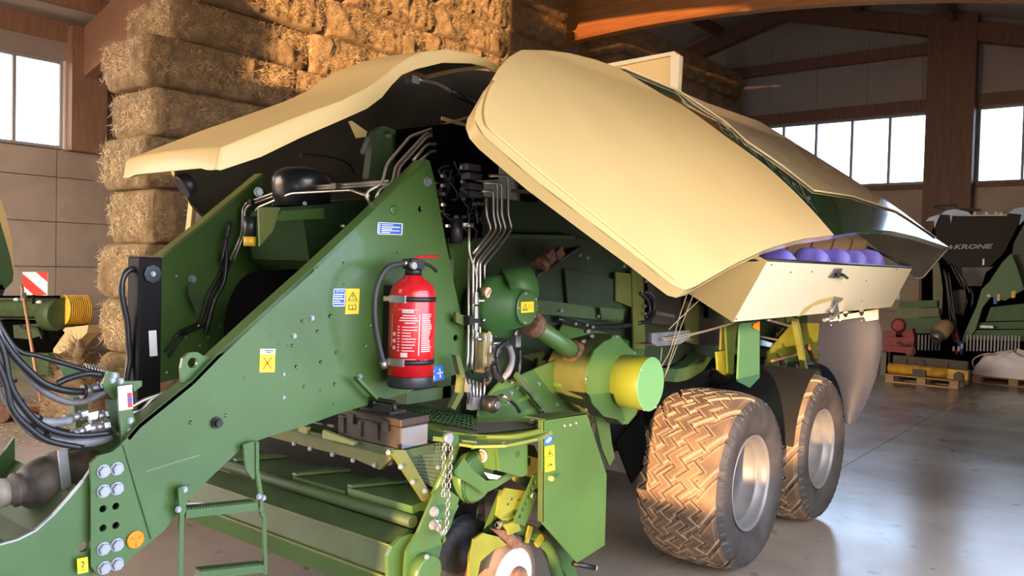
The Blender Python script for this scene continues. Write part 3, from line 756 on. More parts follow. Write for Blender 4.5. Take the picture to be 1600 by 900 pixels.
# green band: a narrow strip along the front panel, widening along the outer rear edge
shell('green_stripe', GB1, DKGREEN, hood)
GB2 = [[bulged(p) for p in r] for r in coons([E_bnd[-1], E_l2[-1]], [E_out2[-1], E_corner[-1]], E_out2, E_corner, 6, 22)]
shell('green_stripe', GB2, DKGREEN, hood)
GC = [[bulged(p)+HN*.006 for p in r] for r in coons(E_h2, E_corner, E_l2, E_rear_top, 20, 22)]
shell('rear_hood_panel', GC, mat('cream_gloss', (.74, .60, .36), .10, coat=.8), hood, label='glossy cream rear panel of the raised hood')
# edge lips, folded down towards the machine
def lip(name, C, m, w, parent, inward=None, th=.006):
    b = MB(); d = (-HN*w) if inward is None else inward
    C = [bulged(p) for p in C]
    G = [C, [p+d*.5 for p in C], [p+d for p in C]]
    b.grid(G); b.grid([[p-V((0, 0, th)) for p in r] for r in G])
    return obj(name, b, m, parent)
LC = mat('cream_lip', (.82, .66, .34), .25, coat=.4)
lip('edge_lip', E_out1, LC, .05, hood); lip('edge_lip', E_out2, mat('green_lip', (.10, .23, .14), .2, coat=.5), .05, hood)
lip('edge_lip', E_front[3:], CREAM, .055, hood)
lip('edge_lip', E_rear_top+hp((1482, 386)), DKGREEN, .05, hood)
# raised bead beside the front edge
bd = MB(); bd.tube([bulged(p)+HN*.004 for p in hp((770, 128), (758, 160), (757, 190), (775, 212), (860, 283), (950, 355), (1010, 403), (1052, 436))], .007, curve=4); obj('bead', bd, CREAM, hood)
bd = MB(); bd.tube([bulged(p)+HN*.012 for p in E_l2], .008); bd.tube([bulged(p)+HN*.012 for p in E_corner], .008); obj('bead', bd, LC, hood)
# letters on the green stripe
vs, fs = text_polys('BiG Pack', .25)
b = MB(); nv, nu = len(GB1)-1, len(GB1[0])-1
def onstripe(a, t):
    y = min(max(a, 0), 1)*nv; i = min(int(y), nv-1); f = y-i; x = t*nu; j = min(int(x), nu-1); g = x-j
    return GB1[i][j].lerp(GB1[i+1][j], f).lerp(GB1[i][j+1].lerp(GB1[i+1][j+1], f), g)+HN*.004
b.add([onstripe(.48+.46*x, .12+.66*y) for x, y in vs], fs); obj('lettering', b, mat('silver_print', (.16, .20, .15), .3, metal=.3), hood)
# underside return at the rear of the hood
yr = bulged(E_out2[-1]).y
q = pts('y', yr, (1481, 389), (1444, 432), (1438, 435), (1430, 434), (1340, 366), (1390, 362), (1430, 371))
obj('hood_end_panel', MB().prism(q, (0, .012, 0)), UNDER, hood)
b = MB(); b.tube([q[0]+V((0, -.01, 0)), q[1]+V((0, -.01, 0)), q[2]+V((0, -.01, 0)), q[3]+V((0, -.01, 0))], .008); obj('edge_trim', b, FRAME, hood)
# lining under the hood
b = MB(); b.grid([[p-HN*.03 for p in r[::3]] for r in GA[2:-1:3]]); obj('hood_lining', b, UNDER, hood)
# far hood, the mirror image on the other side
def mir(p): return V((-p.x, p.y, p.z))
MN = V((-HN.x, 0, HN.z))
def shellm(name, G, m, parent, th=.012, **k):
    b = MB(); G2 = [[mir(p) for p in r] for r in G]; G3 = [[mir(p-HN*th) for p in r] for r in G]
    b.grid(G2); n, c = len(G), len(G[0])
    ring = [(0, j) for j in range(c)]+[(i, c-1) for i in range(1, n)]+[(n-1, j) for j in range(c-2, -1, -1)]+[(i, 0) for i in range(n-2, 0, -1)]
    b.grid([[G2[i][j] for i, j in ring], [G3[i][j] for i, j in ring]], False, True)
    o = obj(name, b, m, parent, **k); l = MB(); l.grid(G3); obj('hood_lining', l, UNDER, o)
    return o
fh = shellm('side_hood', GA, CREAM, baler, label='far side cream hood, raised'); 
shellm('rear_hood_panel', [r1+r2[1:] for r1, r2 in zip([[bulged(p) for p in r] for r in coons(E_h2, E_corner, E_l2, E_rear_top, 20, 22)], [[p] for p in [0]*23])], CREAM, fh) if False else None
shellm('rear_hood_panel', GC, CREAM, fh)
b = MB(); C = [mir(bulged(p)) for p in E_front[2:]]; b.grid([C, [p-MN*.07 for p in C]]); b.grid([[p+V((0, .01, 0)) for p in C], [p-MN*.07+V((0, .01, 0)) for p in C]]); obj('edge_lip', b, CREAM, fh)
b = MB(); C = [mir(bulged(p)) for p in E_out1]; b.grid([C, [p-MN*.05 for p in C]]); obj('edge_lip', b, CREAM, fh)
b = MB(); b.prism(pts('y', 3.46, (301, 290), (430, 250), (430, 320), (285, 430)), (0, .015, 0)); o = obj('hood_apron', b, UNDER, fh); b = MB(); b.prism(pts('y', 3.44, (297, 292), (304, 290), (290, 428), (282, 428)), (0, .02, 0)); obj('apron_edge', b, CREAM, o)
# ---- bonnet over the front of the machine
FB = [((346, 230), (345, 266)), ((405, 206), (408, 245)), ((470, 180), (470, 215)), ((534, 157), (528, 190)), ((575, 136), (573, 170)), ((598, 120), (597, 152)), ((616, 104), (612, 133)), ((636, 91), (628, 117)), ((660, 81), (650, 108)), ((697, 77), (692, 98)), ((738, 83), (736, 99)), ((764, 94), (758, 104)), ((776, 103), (772, 112))]
def bx(px): return .39+.02*min(max((px-345)/190, 0), 1)-.11*min(max((px-534)/66, 0), 1)
fold = [on('x', bx(a[0]), *a) for a, c in FB]; low = [on('x', bx(c[0]), *c) for a, c in FB]
N = 14; G = []
for p in fold:
    row = []
    for i in range(N+1):
        s = 1-2*i/N; row.append(V((p.x*s, p.y-.02*(1-s*s), p.z+.008*(1-s**2))))
    G.append(row)
b = MB(); b.grid(G); b.grid([[p-V((0, 0, .012)) for p in r] for r in G])
bon = obj('bonnet', b, CREAM, baler, label='cream front bonnet tilted up')
b = MB()
for s in (1, -1):
    a = [V((p.x*s, p.y, p.z)) for p in fold]; c = [V((p.x*s, p.y, p.z)) for p in low]
    mid = [p.lerp(q, .12)+V((s*.008, 0, 0)) for p, q in zip(a, c)]
    b.grid([a, mid, c]); b.grid([[p-V((s*.012, 0, 0)) for p in r] for r in (a, mid, c)])
    b.grid([c, [p-V((s*.012, 0, 0)) for p in c]])
obj('side_lip', b, CREAM, bon)
sideA = [[V((s*p.x, p.y, p.z)) for p in (fold[0], fold[0].lerp(low[0], .12), low[0])] for s in (1, -1)]
for k_, s in ((0, 1), (1, -1)): sideA[k_][1].x += s*.008
r0 = G[0]; b = MB(); lo = [V((p.x*1.0, r0[0].y-.03+.0, low[0].z+(.012 if abs(p.x) < .3 else 0))) for p in r0]
b.grid([r0, [p.lerp(q, .2)+V((0, -.012, 0)) for p, q in zip(r0, lo)], lo]); b.grid([[p+V((0, .012, 0)) for p in r] for r in (r0, lo)]); 
for k_, e_ in ((0, 0), (1, -1)):
    F_ = [r0[e_], r0[e_].lerp(lo[e_], .2)+V((0, -.012, 0)), lo[e_]]
    M_ = [p.lerp(q, .5)+V(((.006, -.004, 0) if k_ == 0 else (-.006, -.004, 0))) for p, q in zip(F_, sideA[k_])]
    b.grid([F_, M_, sideA[k_]])
obj('front_lip', b, CREAM, bon)
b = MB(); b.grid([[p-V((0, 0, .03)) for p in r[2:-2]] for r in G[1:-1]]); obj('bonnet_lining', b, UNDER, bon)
# lamp under the bonnet
p = on('x', -.1, 302, 282); b = MB(); b.lathe(p, (-.01, -.05, -.035), [(0, .03), (.3, .055), (1, .062), (1.05, .05)], 20); lamp = obj('work_lamp', b, BLACK, bon)
# gas strut and bits beneath the bonnet
b = MB(); b.tube(pts('x', .1, (648, 124), (680, 130), (705, 143), (740, 160), (755, 168)), .014, curve=3); st = obj('gas_strut', b, PIPE, bon); b = MB(); p = on('x', .12, 644, 126); b.obox(p, (.03, 0, 0), (0, .03, 0), (0, 0, .02)); obj('strut_bracket', b, ZINC, st)
obj('strut_sleeve', MB().tube(pts('x', .1, (703, 142), (745, 163)), .02), BLACK, st)
# raised knotter cover at the back
yk = 6.6; q = pts('y', yk, (890, 112), (1056, 81), (1066, 88), (1062, 160), (1000, 260), (900, 260))
kc = obj('knotter_cover', MB().prism(q, (0, .02, 0)), CREAM, baler, label='raised cream cover over the knotters')
b = MB(); a = pts('y', yk, (1052, 84), (1066, 88), (1062, 170), (1051, 170)); b.prism(a, (0, -.05, 0)); b.prism(pts('y', yk, (890, 112), (1056, 81), (1060, 86), (890, 119)), (0, -.03, 0)); obj('cover_rim', b, CREAM_W, kc)

# ---- chamber and inner works
ch = MB(); ch.box((-.58, 3.25, .95), (.58, 4.6, 2.35)); ch.box((-.58, 4.6, 1.25), (.58, 8.0, 2.2)); chamber = obj('bale_chamber', ch, mat('chamber_green_shaded', (.022, .040, .016), .6), baler)  # green copy darkened with the shade inside the machine
DG = mat('chamber_side_shaded', (.026, .052, .020), .55, var=.35, vscale=3)  # shaded copy of the green for the chamber sides
tb = MB(); tb.box((-.52, 3.9, 2.3), (.48, 8.0, 2.62)); obj('chamber_top', tb, MATS['chamber_green_shaded'], chamber)
xs = .60
def panel(name, px, m=DG, x=xs, t=.012, parent=chamber): return obj(name, MB().prism(pts('x', x, *px), (t, 0, 0)), m, parent)
panel('side_panel', [(735, 372), (800, 368), (905, 372), (985, 400), (985, 490), (905, 505), (735, 512)])
panel('side_panel', [(880, 420), (975, 440), (965, 500), (885, 478)], x=.63)
panel('top_rail', [(790, 366), (896, 368), (896, 374), (790, 372)], GREEN_D, x=.63)
panel('frame_upright', [(985, 420), (1003, 424), (1006, 545), (988, 545)], OLIVE, x=.66)
panel('frame_upright', [(960, 425), (985, 428), (985, 480), (960, 470)], OLIVE, x=.65)
panel('lower_rail', [(735, 462), (860, 470), (968, 487), (968, 503), (860, 492), (735, 486)], GREEN_D, x=.65)
panel('channel', [(1010, 428), (1062, 440), (1062, 510), (1016, 505)], ZINC if False else UNDER, x=.62)
panel('light_strip', [(1014, 484), (1052, 492), (1052, 497), (1014, 489)], ZINC, x=.64)
panel('mounting_plate', [(935, 480), (972, 483), (972, 500), (938, 498)], GREEN_D, x=.69)
panel('guard_plate', [(880, 500), (1005, 540), (1000, 640), (860, 660), (870, 520)], GREEN, x=.62)
panel('side_strip', [(697, 372), (735, 378), (738, 585), (726, 545)], GREEN, x=.60)
for p in [(877, 485), (935, 494), (961, 491), (975, 416), (918, 403), (906, 399)]: bolt(on('x', .68, *p), chamber, BM_MID)
b = MB(); b.tube(pts('x', .66, (1006, 455), (1018, 465), (1022, 482), (1014, 500), (995, 505)), .02, curve=4); b.tube(pts('x', .68, (1000, 458), (1012, 470), (1015, 484), (1008, 497)), .012, curve=4); b.tube(pts('x', .66, (870, 498), (900, 506), (935, 512), (985, 508)), .018, curve=3); obj('cable_loom', b, RUBBER, chamber)
for p in [(1010, 430), (1010, 440), (1008, 478), (1008, 490), (899, 506), (917, 508), (926, 511)]: obj('cable_clip', MB().obox(on('x', .70, *p), (.006, 0, 0), (0, .012, 0), (0, 0, .008)), ZINC, chamber)
# valve block and electrics behind the pipes
vb = MB()
for lo, hi in [((.30, 3.05, 2.12), (.62, 3.35, 2.42)), ((.35, 2.98, 1.95), (.58, 3.2, 2.10)), ((.2, 3.1, 2.45), (.6, 3.5, 2.70)), ((.4, 2.90, 1.75), (.60, 3.0, 2.4))]: vb.box(lo, hi)
valve = obj('valve_block', vb, mat('matt_black', (.006, .006, .006), .8, spec=.15), baler)
VG = mat('valve_grey', (.07, .07, .075), .45)
for i, p in enumerate([(737, 276), (737, 292), (737, 304), (735, 262)]):
    b = MB(); q = on('x', .66, *p); b.obox(q, (.03, 0, 0), (0, .05, 0), (0, 0, .016)); obj('solenoid', b, VG, valve)
b = MB()
for p in [(722, 262), (723, 284), (722, 296), (726, 300), (724, 311), (741, 319), (746, 318), (752, 319), (692, 290), (692, 303), (693, 320), (692, 275), (713, 339), (725, 339), (700, 353)]:
    q = on('x', .70, *p); obj('plug_fitting', MB().obox(q, (.008, 0, 0), (0, .009, 0), (0, 0, .007)), STEEL, valve)
b = MB(); rnd = random.Random(4)
for i in range(16):
    a = (rnd.uniform(690, 745), rnd.uniform(250, 350)); P = [a]
    for k in range(4): P.append((P[-1][0]+rnd.uniform(-16, 16), P[-1][1]+rnd.uniform(-6, 26)))
    b.tube(pts('x', .64+rnd.uniform(-.03, .05), *P), .005, curve=3, seg=6)
obj('wiring', b, RUBBER, valve)
b = MB(); p = on('x', .68, 713, 350); b.cyl(p+V((0, 0, .03)), p-V((0, 0, .10)), .034); obj('filter_bowl', b, BLACK, valve)
b = MB(); b.prism(pts('x', .45, (800, 270), (822, 262), (840, 300), (845, 320), (810, 318)), (.02, 0, 0)); obj('bracket', b, UNDER, valve)
b = MB(); b.prism(pts('x', .40, (812, 258), (832, 262), (862, 296), (862, 300), (812, 296)), (.02, 0, 0)); obj('blue_crate', b, mat('dark_blue_plastic', (.012, .02, .09), .4), valve)
b = MB(); b.bar(on('x', .5, 795, 298), on('x', .5, 862, 302), .02, .02); obj('crossbar', b, ZINC, valve)
for q in ([(806, 335), (826, 318), (834, 322), (816, 340)], [(830, 325), (842, 312), (848, 318), (836, 332)]): obj('bracket', MB().prism(pts('x', .55, *q), (.02, 0, 0)), UNDER, valve)
# steel pipes
HX2 = .74
PIPES = [
 [(765, 275), (789, 274), (794, 279), (794, 337), (800, 357), (787, 376), (759, 411), (757, 415), (757, 455)],
 [(756, 286), (780, 286), (784, 291), (784, 337), (791, 359), (778, 376), (752, 408), (750, 413), (750, 510), (748, 578)],
 [(757, 287), (774, 286), (777, 291), (777, 337), (784, 359), (771, 376), (745, 409), (744, 459)],
 [(753, 299), (767, 298), (771, 303), (771, 337), (776, 359), (763, 375), (739, 405), (739, 510), (738, 554), (736, 578)],
 [(760, 309), (760, 337), (768, 359), (756, 375), (738, 397)],
 [(733, 354), (733, 396), (745, 430), (744, 459), (744, 500), (743, 578)],
 [(732, 404), (732, 510), (731, 557), (729, 575)],
 [(754, 575), (755, 520), (756, 470)]]
for i, P in enumerate(PIPES):
    obj('hydraulic_pipe', MB().tube(rounded(pts('x', HX2+.012*(i % 2), *P), .03), .0075), PIPE, baler)
def mixed(*p): return [on('x', x, a, b) for x, a, b in p]
UP = [
 mixed((.30, 750, 178), (.34, 739, 181), (.42, 699, 193), (.52, 641, 213), (.60, 604, 257), (.62, 597, 287), (.60, 576, 298), (.60, 572, 306), (.60, 580, 322)),
 mixed((.42, 733, 208), (.48, 665, 209), (.56, 618, 260), (.60, 613, 287), (.60, 592, 297), (.6, 588, 310)),
 mixed((.50, 768, 260), (.50, 729, 226), (.50, 668, 225), (.56, 646, 250)),
 mixed((.50, 755, 257), (.50, 726, 236), (.50, 675, 236), (.56, 655, 252)),
 mixed((.42, 733, 211), (.48, 668, 213), (.55, 624, 262), (.60, 620, 285)),
 mixed((.55, 608, 283), (.2, 526, 289), (-.1, 488, 292), (-.4, 440, 298), (-.52, 410, 308), (-.6, 384, 318), (-.62, 379, 325), (-.62, 378, 364), (-.62, 360, 406)),
 mixed((.55, 608, 288), (.2, 526, 293), (-.1, 488, 296), (-.4, 442, 302), (-.52, 413, 312), (-.58, 388, 321), (-.60, 382, 330), (-.60, 382, 364), (-.60, 366, 406)),
 mixed((.56, 575, 306), (.3, 548, 297), (-.1, 456, 302), (-.4, 404, 324), (-.45, 399, 331), (-.45, 398, 354)),
 mixed((-.66, 361, 409), (-.66, 348, 433), (-.66, 333, 457), (-.66, 318, 509), (-.66, 287, 521), (-.66, 263, 558)),
 mixed((-.66, 354, 409), (-.66, 341, 433), (-.66, 326, 457), (-.66, 312, 505), (-.66, 281, 517), (-.66, 258, 550))]
for P in UP: obj('hydraulic_pipe', MB().tube(rounded(P, .035), .0078 if P is not UP[8] and P is not UP[9] else .008), PIPE if P is not UP[8] and P is not UP[9] else BLACK, baler)
b = MB()
for x, p in [(.2, (524, 291)), (-.58, (392, 316)), (-.66, (287, 519)), (-.66, (350, 420))]: obj('pipe_clamp', MB().obox(on('x', x+.01, *p), (.02, 0, 0), (0, .014, 0), (0, 0, .014)), BLACK, baler)
b = MB(); b.tube(pts('x', -.6, (352, 370), (354, 400), (350, 440), (335, 470), (322, 520)), .012, curve=4); b.tube(pts('x', -.6, (360, 345), (352, 380), (346, 410)), .012, curve=4); obj('hose', b, RUBBER, far)
# fittings, gauge and manifold on the pipe bundle
mani = obj('manifold', MB().hexa([p for p in (lambda a, c: [V((.74, a.y, c.z)), V((.80, a.y, c.z)), V((.80, c.y, c.z)), V((.74, c.y, c.z)), V((.74, a.y, a.z)), V((.80, a.y, a.z)), V((.80, c.y, a.z)), V((.74, c.y, a.z))])(on('x', .78, 751, 520), on('x', .78, 763, 580))]), BRASS, baler)
gp = on('x', .82, 763, 457); b = MB(); b.lathe(gp-V((.03, 0, 0)), (.03, 0, 0), [(0, .026), (.8, .029), (1, .029)], 24); ga = obj('pressure_gauge', b, BRASS, mani)
obj('dial', MB().cyl(gp, gp+V((.002, 0, 0)), .025, seg=24), mat('dial_face', (.85, .68, .52), .4), ga)
b = MB(); b.obox(gp+V((.004, .0, 0)), (.001, 0, 0), V((0, .014, .014)), V((0, -.002, .002))); obj('needle', b, RED, ga)
FIT = [((744, 462), .012), ((744, 470), .014), ((744, 484), .013), ((744, 492), .014), ((765, 474), .012), ((766, 484), .013), ((744, 510), .014), ((745, 524), .014), ((765, 515), .014), ((766, 528), .017), ((765, 545), .018), ((758, 530), .014), ((772, 540), .012), ((771, 550), .012), ((806, 520), .013), ((758, 562), .013), ((770, 558), .012), ((765, 575), .011)]
b = MB()
for i, (p, r) in enumerate(FIT):
    q = on('x', .79, *p); obj('hydraulic_fitting', MB().cyl(q-V((0, 0, .018)), q+V((0, 0, .018)), r, seg=6, smooth=False), STEEL, mani)
b = MB(); q = on('x', .80, 806, 533); b.obox(q, (.018, 0, 0), (0, .022, 0), (0, 0, .03)); obj('valve_body', b, ZINC, mani)
for P, r in [([(748, 470), (768, 470), (774, 478), (777, 505), (780, 522), (773, 526)], .0075), ([(765, 515), (765, 515), (795, 511)], .0075), ([(766, 482), (764, 494), (754, 502)], .007), ([(770, 537), (794, 535)], .008), ([(745, 530), (755, 530)], .01), ([(730, 352), (736, 352)], .008)]:
    obj('short_pipe', MB().tube(rounded(pts('x', .80, *P), .02), r), PIPE, mani)
b = MB(); b.obox(on('x', .76, 732, 352), (.02, 0, 0), (0, .018, 0), (0, 0, .01)); obj('pipe_union', b, STEEL, baler)
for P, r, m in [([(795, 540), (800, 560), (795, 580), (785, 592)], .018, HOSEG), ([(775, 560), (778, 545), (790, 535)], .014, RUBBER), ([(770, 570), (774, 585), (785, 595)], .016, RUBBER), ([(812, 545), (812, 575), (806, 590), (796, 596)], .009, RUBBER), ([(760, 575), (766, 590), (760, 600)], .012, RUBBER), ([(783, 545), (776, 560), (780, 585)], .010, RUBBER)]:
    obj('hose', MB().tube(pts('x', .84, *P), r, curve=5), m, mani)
b = MB()
for i, p in enumerate([(727, 590), (733, 592), (739, 594), (745, 596), (751, 598), (758, 592)]):
    a = on('x', .80, *p); c = on('x', .80, p[0]+6-i*2, p[1]+44); obj('pipe_end', MB().tube([a, c], .007), STEEL, mani)
b = MB(); obj('connector_block', MB().obox(on('x', .81, 740, 630), (.02, 0, 0), (0, .03, 0), (0, 0, .03)), ZINC, mani); b.obox(on('x', .81, 731, 606), (.012, 0, 0), (0, .012, 0), (0, 0, .02)); obj('connector_block', b, ZINC, mani)
# bracket arm from the drawbar plate to the pipe clamp
b = MB(); b.prism(pts('x', .73, (708, 487), (718, 492), (735, 494), (752, 497), (752, 505), (735, 504), (720, 508), (708, 503)), (.02, 0, 0)); obj('clamp_arm', b, OLIVE, baler)
b = MB(); b.obox(on('x', .77, 739, 500), (.02, 0, 0), (0, .05, 0), (0, 0, .022)); obj('pipe_clamp', b, BLACK, baler)
b = MB(); b.prism(pts('x', .76, (705, 554), (712, 555), (718, 578), (723, 600), (716, 618), (704, 640), (698, 636), (710, 612), (713, 590)), (.03, 0, 0)); obj('control_lever', b, OLIVE, baler)
# black pressure vessel, green post
p = on('x', -.2, 472, 295); b = MB(); b.lathe(p, (0, 0, 1), [(-.1, .15), (.02, .162), (.05, .162), (.085, .145), (.11, .10), (.122, .03), (.124, .001)], 32); tank = obj('pressure_vessel', b, BLACKM, baler)
b = MB(); b.tube(pts('x', -.2, (470, 246), (476, 240), (520, 246), (543, 255), (553, 270)), .008, curve=4); obj('vessel_hose', b, BLACK, tank)
b = MB(); b.plate(pts('x', .1, (574, 300), (566, 280), (572, 230), (577, 206), (590, 198), (608, 204), (620, 225), (650, 245), (640, 300)), [circ(on('x', .1, 596, 213), .028, n=14)], (.05, 0, 0)); post = obj('hood_post', b, GREEN_D, baler)
b = MB(); b.bar(on('x', .13, 565, 240), on('x', .13, 575, 215), .015, .02); obj('latch', b, ZINC, post)
obj('sheet', MB().prism(pts('x', -.1, (544, 190), (548, 189), (572, 206), (570, 214), (556, 216)), (.01, 0, 0)), CREAM, post)
b = MB(); b.bar(on('x', .3, 690, 185), on('x', .3, 742, 200), .01, .02); obj('stay', b, CREAM, post)
# ---- driveline on the near side: gearbox, tube, big end housing
IRON = mat('casting_green_shaded', (.045, .14, .035), .45, var=.2, vscale=9)  # shaded copy of the green for the castings
dc = on('x', .95, 822, 481)
b = MB(); b.lathe(dc-V((.30, 0, 0)), (.30, 0, 0), [(0, .15), (.35, .17), (.55, .165), (.62, .125), (.93, .10), (.94, .088), (1, .088)], 28)
gb = obj('angle_gearbox', b, IRON, baler)
b = MB(); b.cyl(dc-V((.14, .0, -.09)), dc+V((-.05, .12, .13)), .11, .09, 20); b.cyl(dc+V((-.2, -.14, .06)), dc+V((-.2, -.02, .0)), .06, .08); obj('gearbox_neck', b, IRON, gb)
obj('gearbox_cover', MB().lathe(dc, (.012, 0, 0), [(0, .090), (.7, .090), (1, .082)], 30), GREEN, gb)
for i in range(5):
    a = .6+i*1.257; bolt(dc+V((.012, math.cos(a)*.078, math.sin(a)*.078)), gb, BM_SML)
bolt(on('x', .86, 795, 437), gb, BM_MID, (0, 0, 1)); bolt(on('x', .96, 838, 478), gb, BM_SML)
obj('rib', MB().prism(pts('x', .84, (788, 460), (800, 452), (803, 500), (790, 488)), (.02, 0, 0)), IRON, gb)
# upper shaft going back into the dark, with the rusty joint
b = MB(); A = on('x', .84, 835, 432); B = on('x', .60, 905, 388); b.tube([A, A.lerp(B, .5), B], .018); obj('drive_shaft', b, BLACK, gb)
b = MB(); b.obox(on('x', .76, 855, 405), (.02, 0, 0), (0, .05, .03), (0, -.02, .03)); b.obox(on('x', .72, 872, 396), (.02, 0, 0), (0, .03, .02), (0, -.015, .025)); b.cyl(on('x', .80, 842, 418), on('x', .80, 850, 408), .05, .045); obj('universal_joint', b, RUST, gb)
# tube
A = on('x', .93, 829, 505); B = on('x', .93, 925, 570)
tubeg = obj('shaft_tube', MB().cyl(A, B, .050, seg=24), GREEN, baler)
d = (B-A)
b = MB(); b.lathe(A-d*.03, d, [(0, .062), (.02, .072), (.10, .066), (.13, .056)], 20); obj('rusty_collar', b, RUST, tubeg); obj('rusty_collar', MB().lathe(A+d*.62, d, [(0, .058), (.02, .068), (.14, .070), (.18, .062)], 20), RUST, tubeg)
obj('tube_end', MB().lathe(A+d*.80, d, [(0, .062), (.25, .066), (.40, .05)], 20), GREEN, tubeg)
for p in [(914, 517), (920, 525), (907, 533), (899, 583)]: q = on('x', .97, *p); obj('grease_fitting', MB().cyl(q, q+V((.03, 0, .0)), .012), STEEL, tubeg)
# end housing
hc = on('x', 1.00, 952, 592)
E1 = [(913, 600), (916, 570), (925, 548), (940, 534), (952, 529), (955, 524), (965, 524), (969, 531), (983, 545), (992, 555), (1000, 575), (1000, 625), (990, 648), (978, 662), (970, 663), (962, 655), (940, 650), (922, 630)]
b = MB(); b.prism(pts('x', 1.06, *E1), (.014, 0, 0)); house = obj('end_housing', b, GREEN, baler)
b = MB(); C = pts('x', 1.05, *E1); cen = sum(C, V())/len(C); b.grid([[p for p in C], [cen+(p-cen)*1.02-V((.12, 0, 0)) for p in C], [cen+(p-cen)*.8-V((.3, 0, 0)) for p in C]], True, True); obj('housing_body', b, mat('housing_olive', (.085, .10, .03), .55, var=.4, vscale=6), house)  # uneven olive, darker in patches
ec = on('x', 1.25, 1016, 600)
obj('end_drum', MB().lathe(ec-V((.20, 0, 0)), (.20, 0, 0), [(0, .152), (.98, .152), (1, .150)], 40, cap=True), mat('drum_green_sunlit', (.15, .19, .02), .4, coat=.2), house)  # drum green yellowed, sunlight put into the colour
obj('drum_cap', MB().lathe(ec, (.006, 0, 0), [(0, .154), (.7, .154), (1, .150)], 40), mat('cap_green_lit', (.12, .30, .12), .45), house)  # lighter green on the end face, painted as lit
for p in [(963, 526), (915, 592), (991, 552), (974, 660), (915, 640)]: bolt(on('x', 1.075, *p), house, BM_SML)
for p in [(1003, 578), (1006, 640), (1024, 636)]: bolt(on('x', 1.257, *p), house, BM_SML)
# lower frame cheek with its slotted strut
cheek = obj('frame_cheek', MB().prism(pts('x', .80, (743, 660), (748, 630), (780, 595), (800, 590), (870, 560), (915, 600), (925, 650), (905, 690), (800, 690)), (.014, 0, 0)), GREEN, baler)
st = MB(); st.bar(on('x', .86, 806, 585), on('x', .86, 862, 655), .03, .02, up=(1, 0, 0)); obj('strut', st, GREEN_D, cheek)
for p in [(841, 600), (798, 614), (808, 606), (800, 596), (792, 628), (884, 604), (870, 632)]: bolt(on('x', .815, *p), cheek, BM_MID)
b = MB(); q = on('x', .85, 885, 590); b.lathe(q-V((.0, 0, .05)), (0, 0, 1), [(0, .085), (.03, .09), (.04, .05), (.09, .045)], 22); obj('bearing_flange', b, GREEN, cheek)
b = MB(); q = on('x', .90, 772, 632); b.lathe(q-V((.05, 0, 0)), (.07, 0, 0), [(0, .04), (.7, .045), (1, .03)], 20); el = obj('hydraulic_ram_end', b, BLACK, cheek); b = MB(); b.lathe(q+V((.02, 0, 0)), (.006, 0, 0), [(0, .02), (1, .02)], 16); obj('pin', b, STEEL, el)
b = MB(); b.tube(pts('x', .92, (778, 622), (785, 618), (795, 624), (806, 634), (812, 644)), .009, curve=4); obj('hose', b, RUBBER, el); b = MB(); b.tube(pts('x', .92, (785, 618), (796, 625)), .011); obj('hose_fitting', b, STEEL, el)
b = MB(); b.prism(pts('x', .95, (925, 640), (948, 648), (953, 690), (958, 714), (950, 728), (938, 700)), (.012, 0, 0)); obj('side_shield', b, GREEN, cheek)
b = MB(); b.prism(pts('x', .9, (960, 690), (1002, 640), (1010, 720), (985, 755)), (.012, 0, 0)); obj('mudguard_stay', b, MATS['matt_black'], cheek)
# ---- steps of perforated sheet behind the toolbox
def perf(name, c00, c10, c11, c01, nu, nv, fill, m, parent):
    """perforated sheet as a grid of bars"""
    b = MB(); n = (c10-c00).cross(c01-c00).normalized()*.0015
    def P(a, t): return c00.lerp(c10, a).lerp(c01.lerp(c11, a), t)
    for i in range(nu+1):
        a0, a1 = max(0, (i-fill/2)/nu), min(1, (i+fill/2)/nu); b.hexa([P(a0, 0)-n, P(a1, 0)-n, P(a1, 1)-n, P(a0, 1)-n, P(a0, 0)+n, P(a1, 0)+n, P(a1, 1)+n, P(a0, 1)+n])
    for j in range(nv+1):
        a0, a1 = max(0, (j-fill/2)/nv), min(1, (j+fill/2)/nv); b.hexa([P(0, a0)-n, P(1, a0)-n, P(1, a1)-n, P(0, a1)-n, P(0, a0)+n, P(1, a0)+n, P(1, a1)+n, P(0, a1)+n])
    return obj(name, b, m, parent)
# everything below hangs on the pick-up frame
zp = 1.215
deck0 = [on('z', zp, *p) for p in [(590, 660), (740, 668), (740, 645), (632, 632)]]
dk = MB(); dk.prism([on('z', zp-.006, *p) for p in [(560, 668), (745, 690), (745, 680), (560, 658)]], (0, 0, -.02))
deck = obj('service_step', dk, GREEN, baler)
perf('perforated_tread', on('z', zp, 596, 640), on('z', zp, 745, 672), on('z', zp, 740, 650), on('z', zp, 640, 630), 20, 5, .55, mat('tread_green', (.09, .20, .07), .4), deck)
# toolbox carrier rail
# sloping perforated screen
s0 = [on('x', .95, 607, 700), on('x', 1.02, 690, 678), on('x', 1.02, 690, 772), on('x', .98, 662, 775)]
A, Bp, Cp, Dp = on('x', .94, 610, 700), on('x', 1.03, 702, 690), on('x', 1.03, 684, 765), on('x', .98, 655, 750)
perf('perforated_screen', A, Bp, Cp, Dp, 18, 11, .5, GREEN_D, deck)
b = MB(); 
for P in [[(605, 702), (628, 702), (672, 778), (658, 782)], [(672, 778), (690, 772), (712, 700), (702, 696), (682, 762), (664, 768)]]: b.prism(pts('x', 1.0, *P), (.02, 0, 0))
scr = obj('screen_frame', b, OLIVE, deck)
for p in [(606, 707), (625, 729), (644, 753), (663, 767), (684, 730)]: bolt(on('x', 1.02, *p), scr, BM_MID)
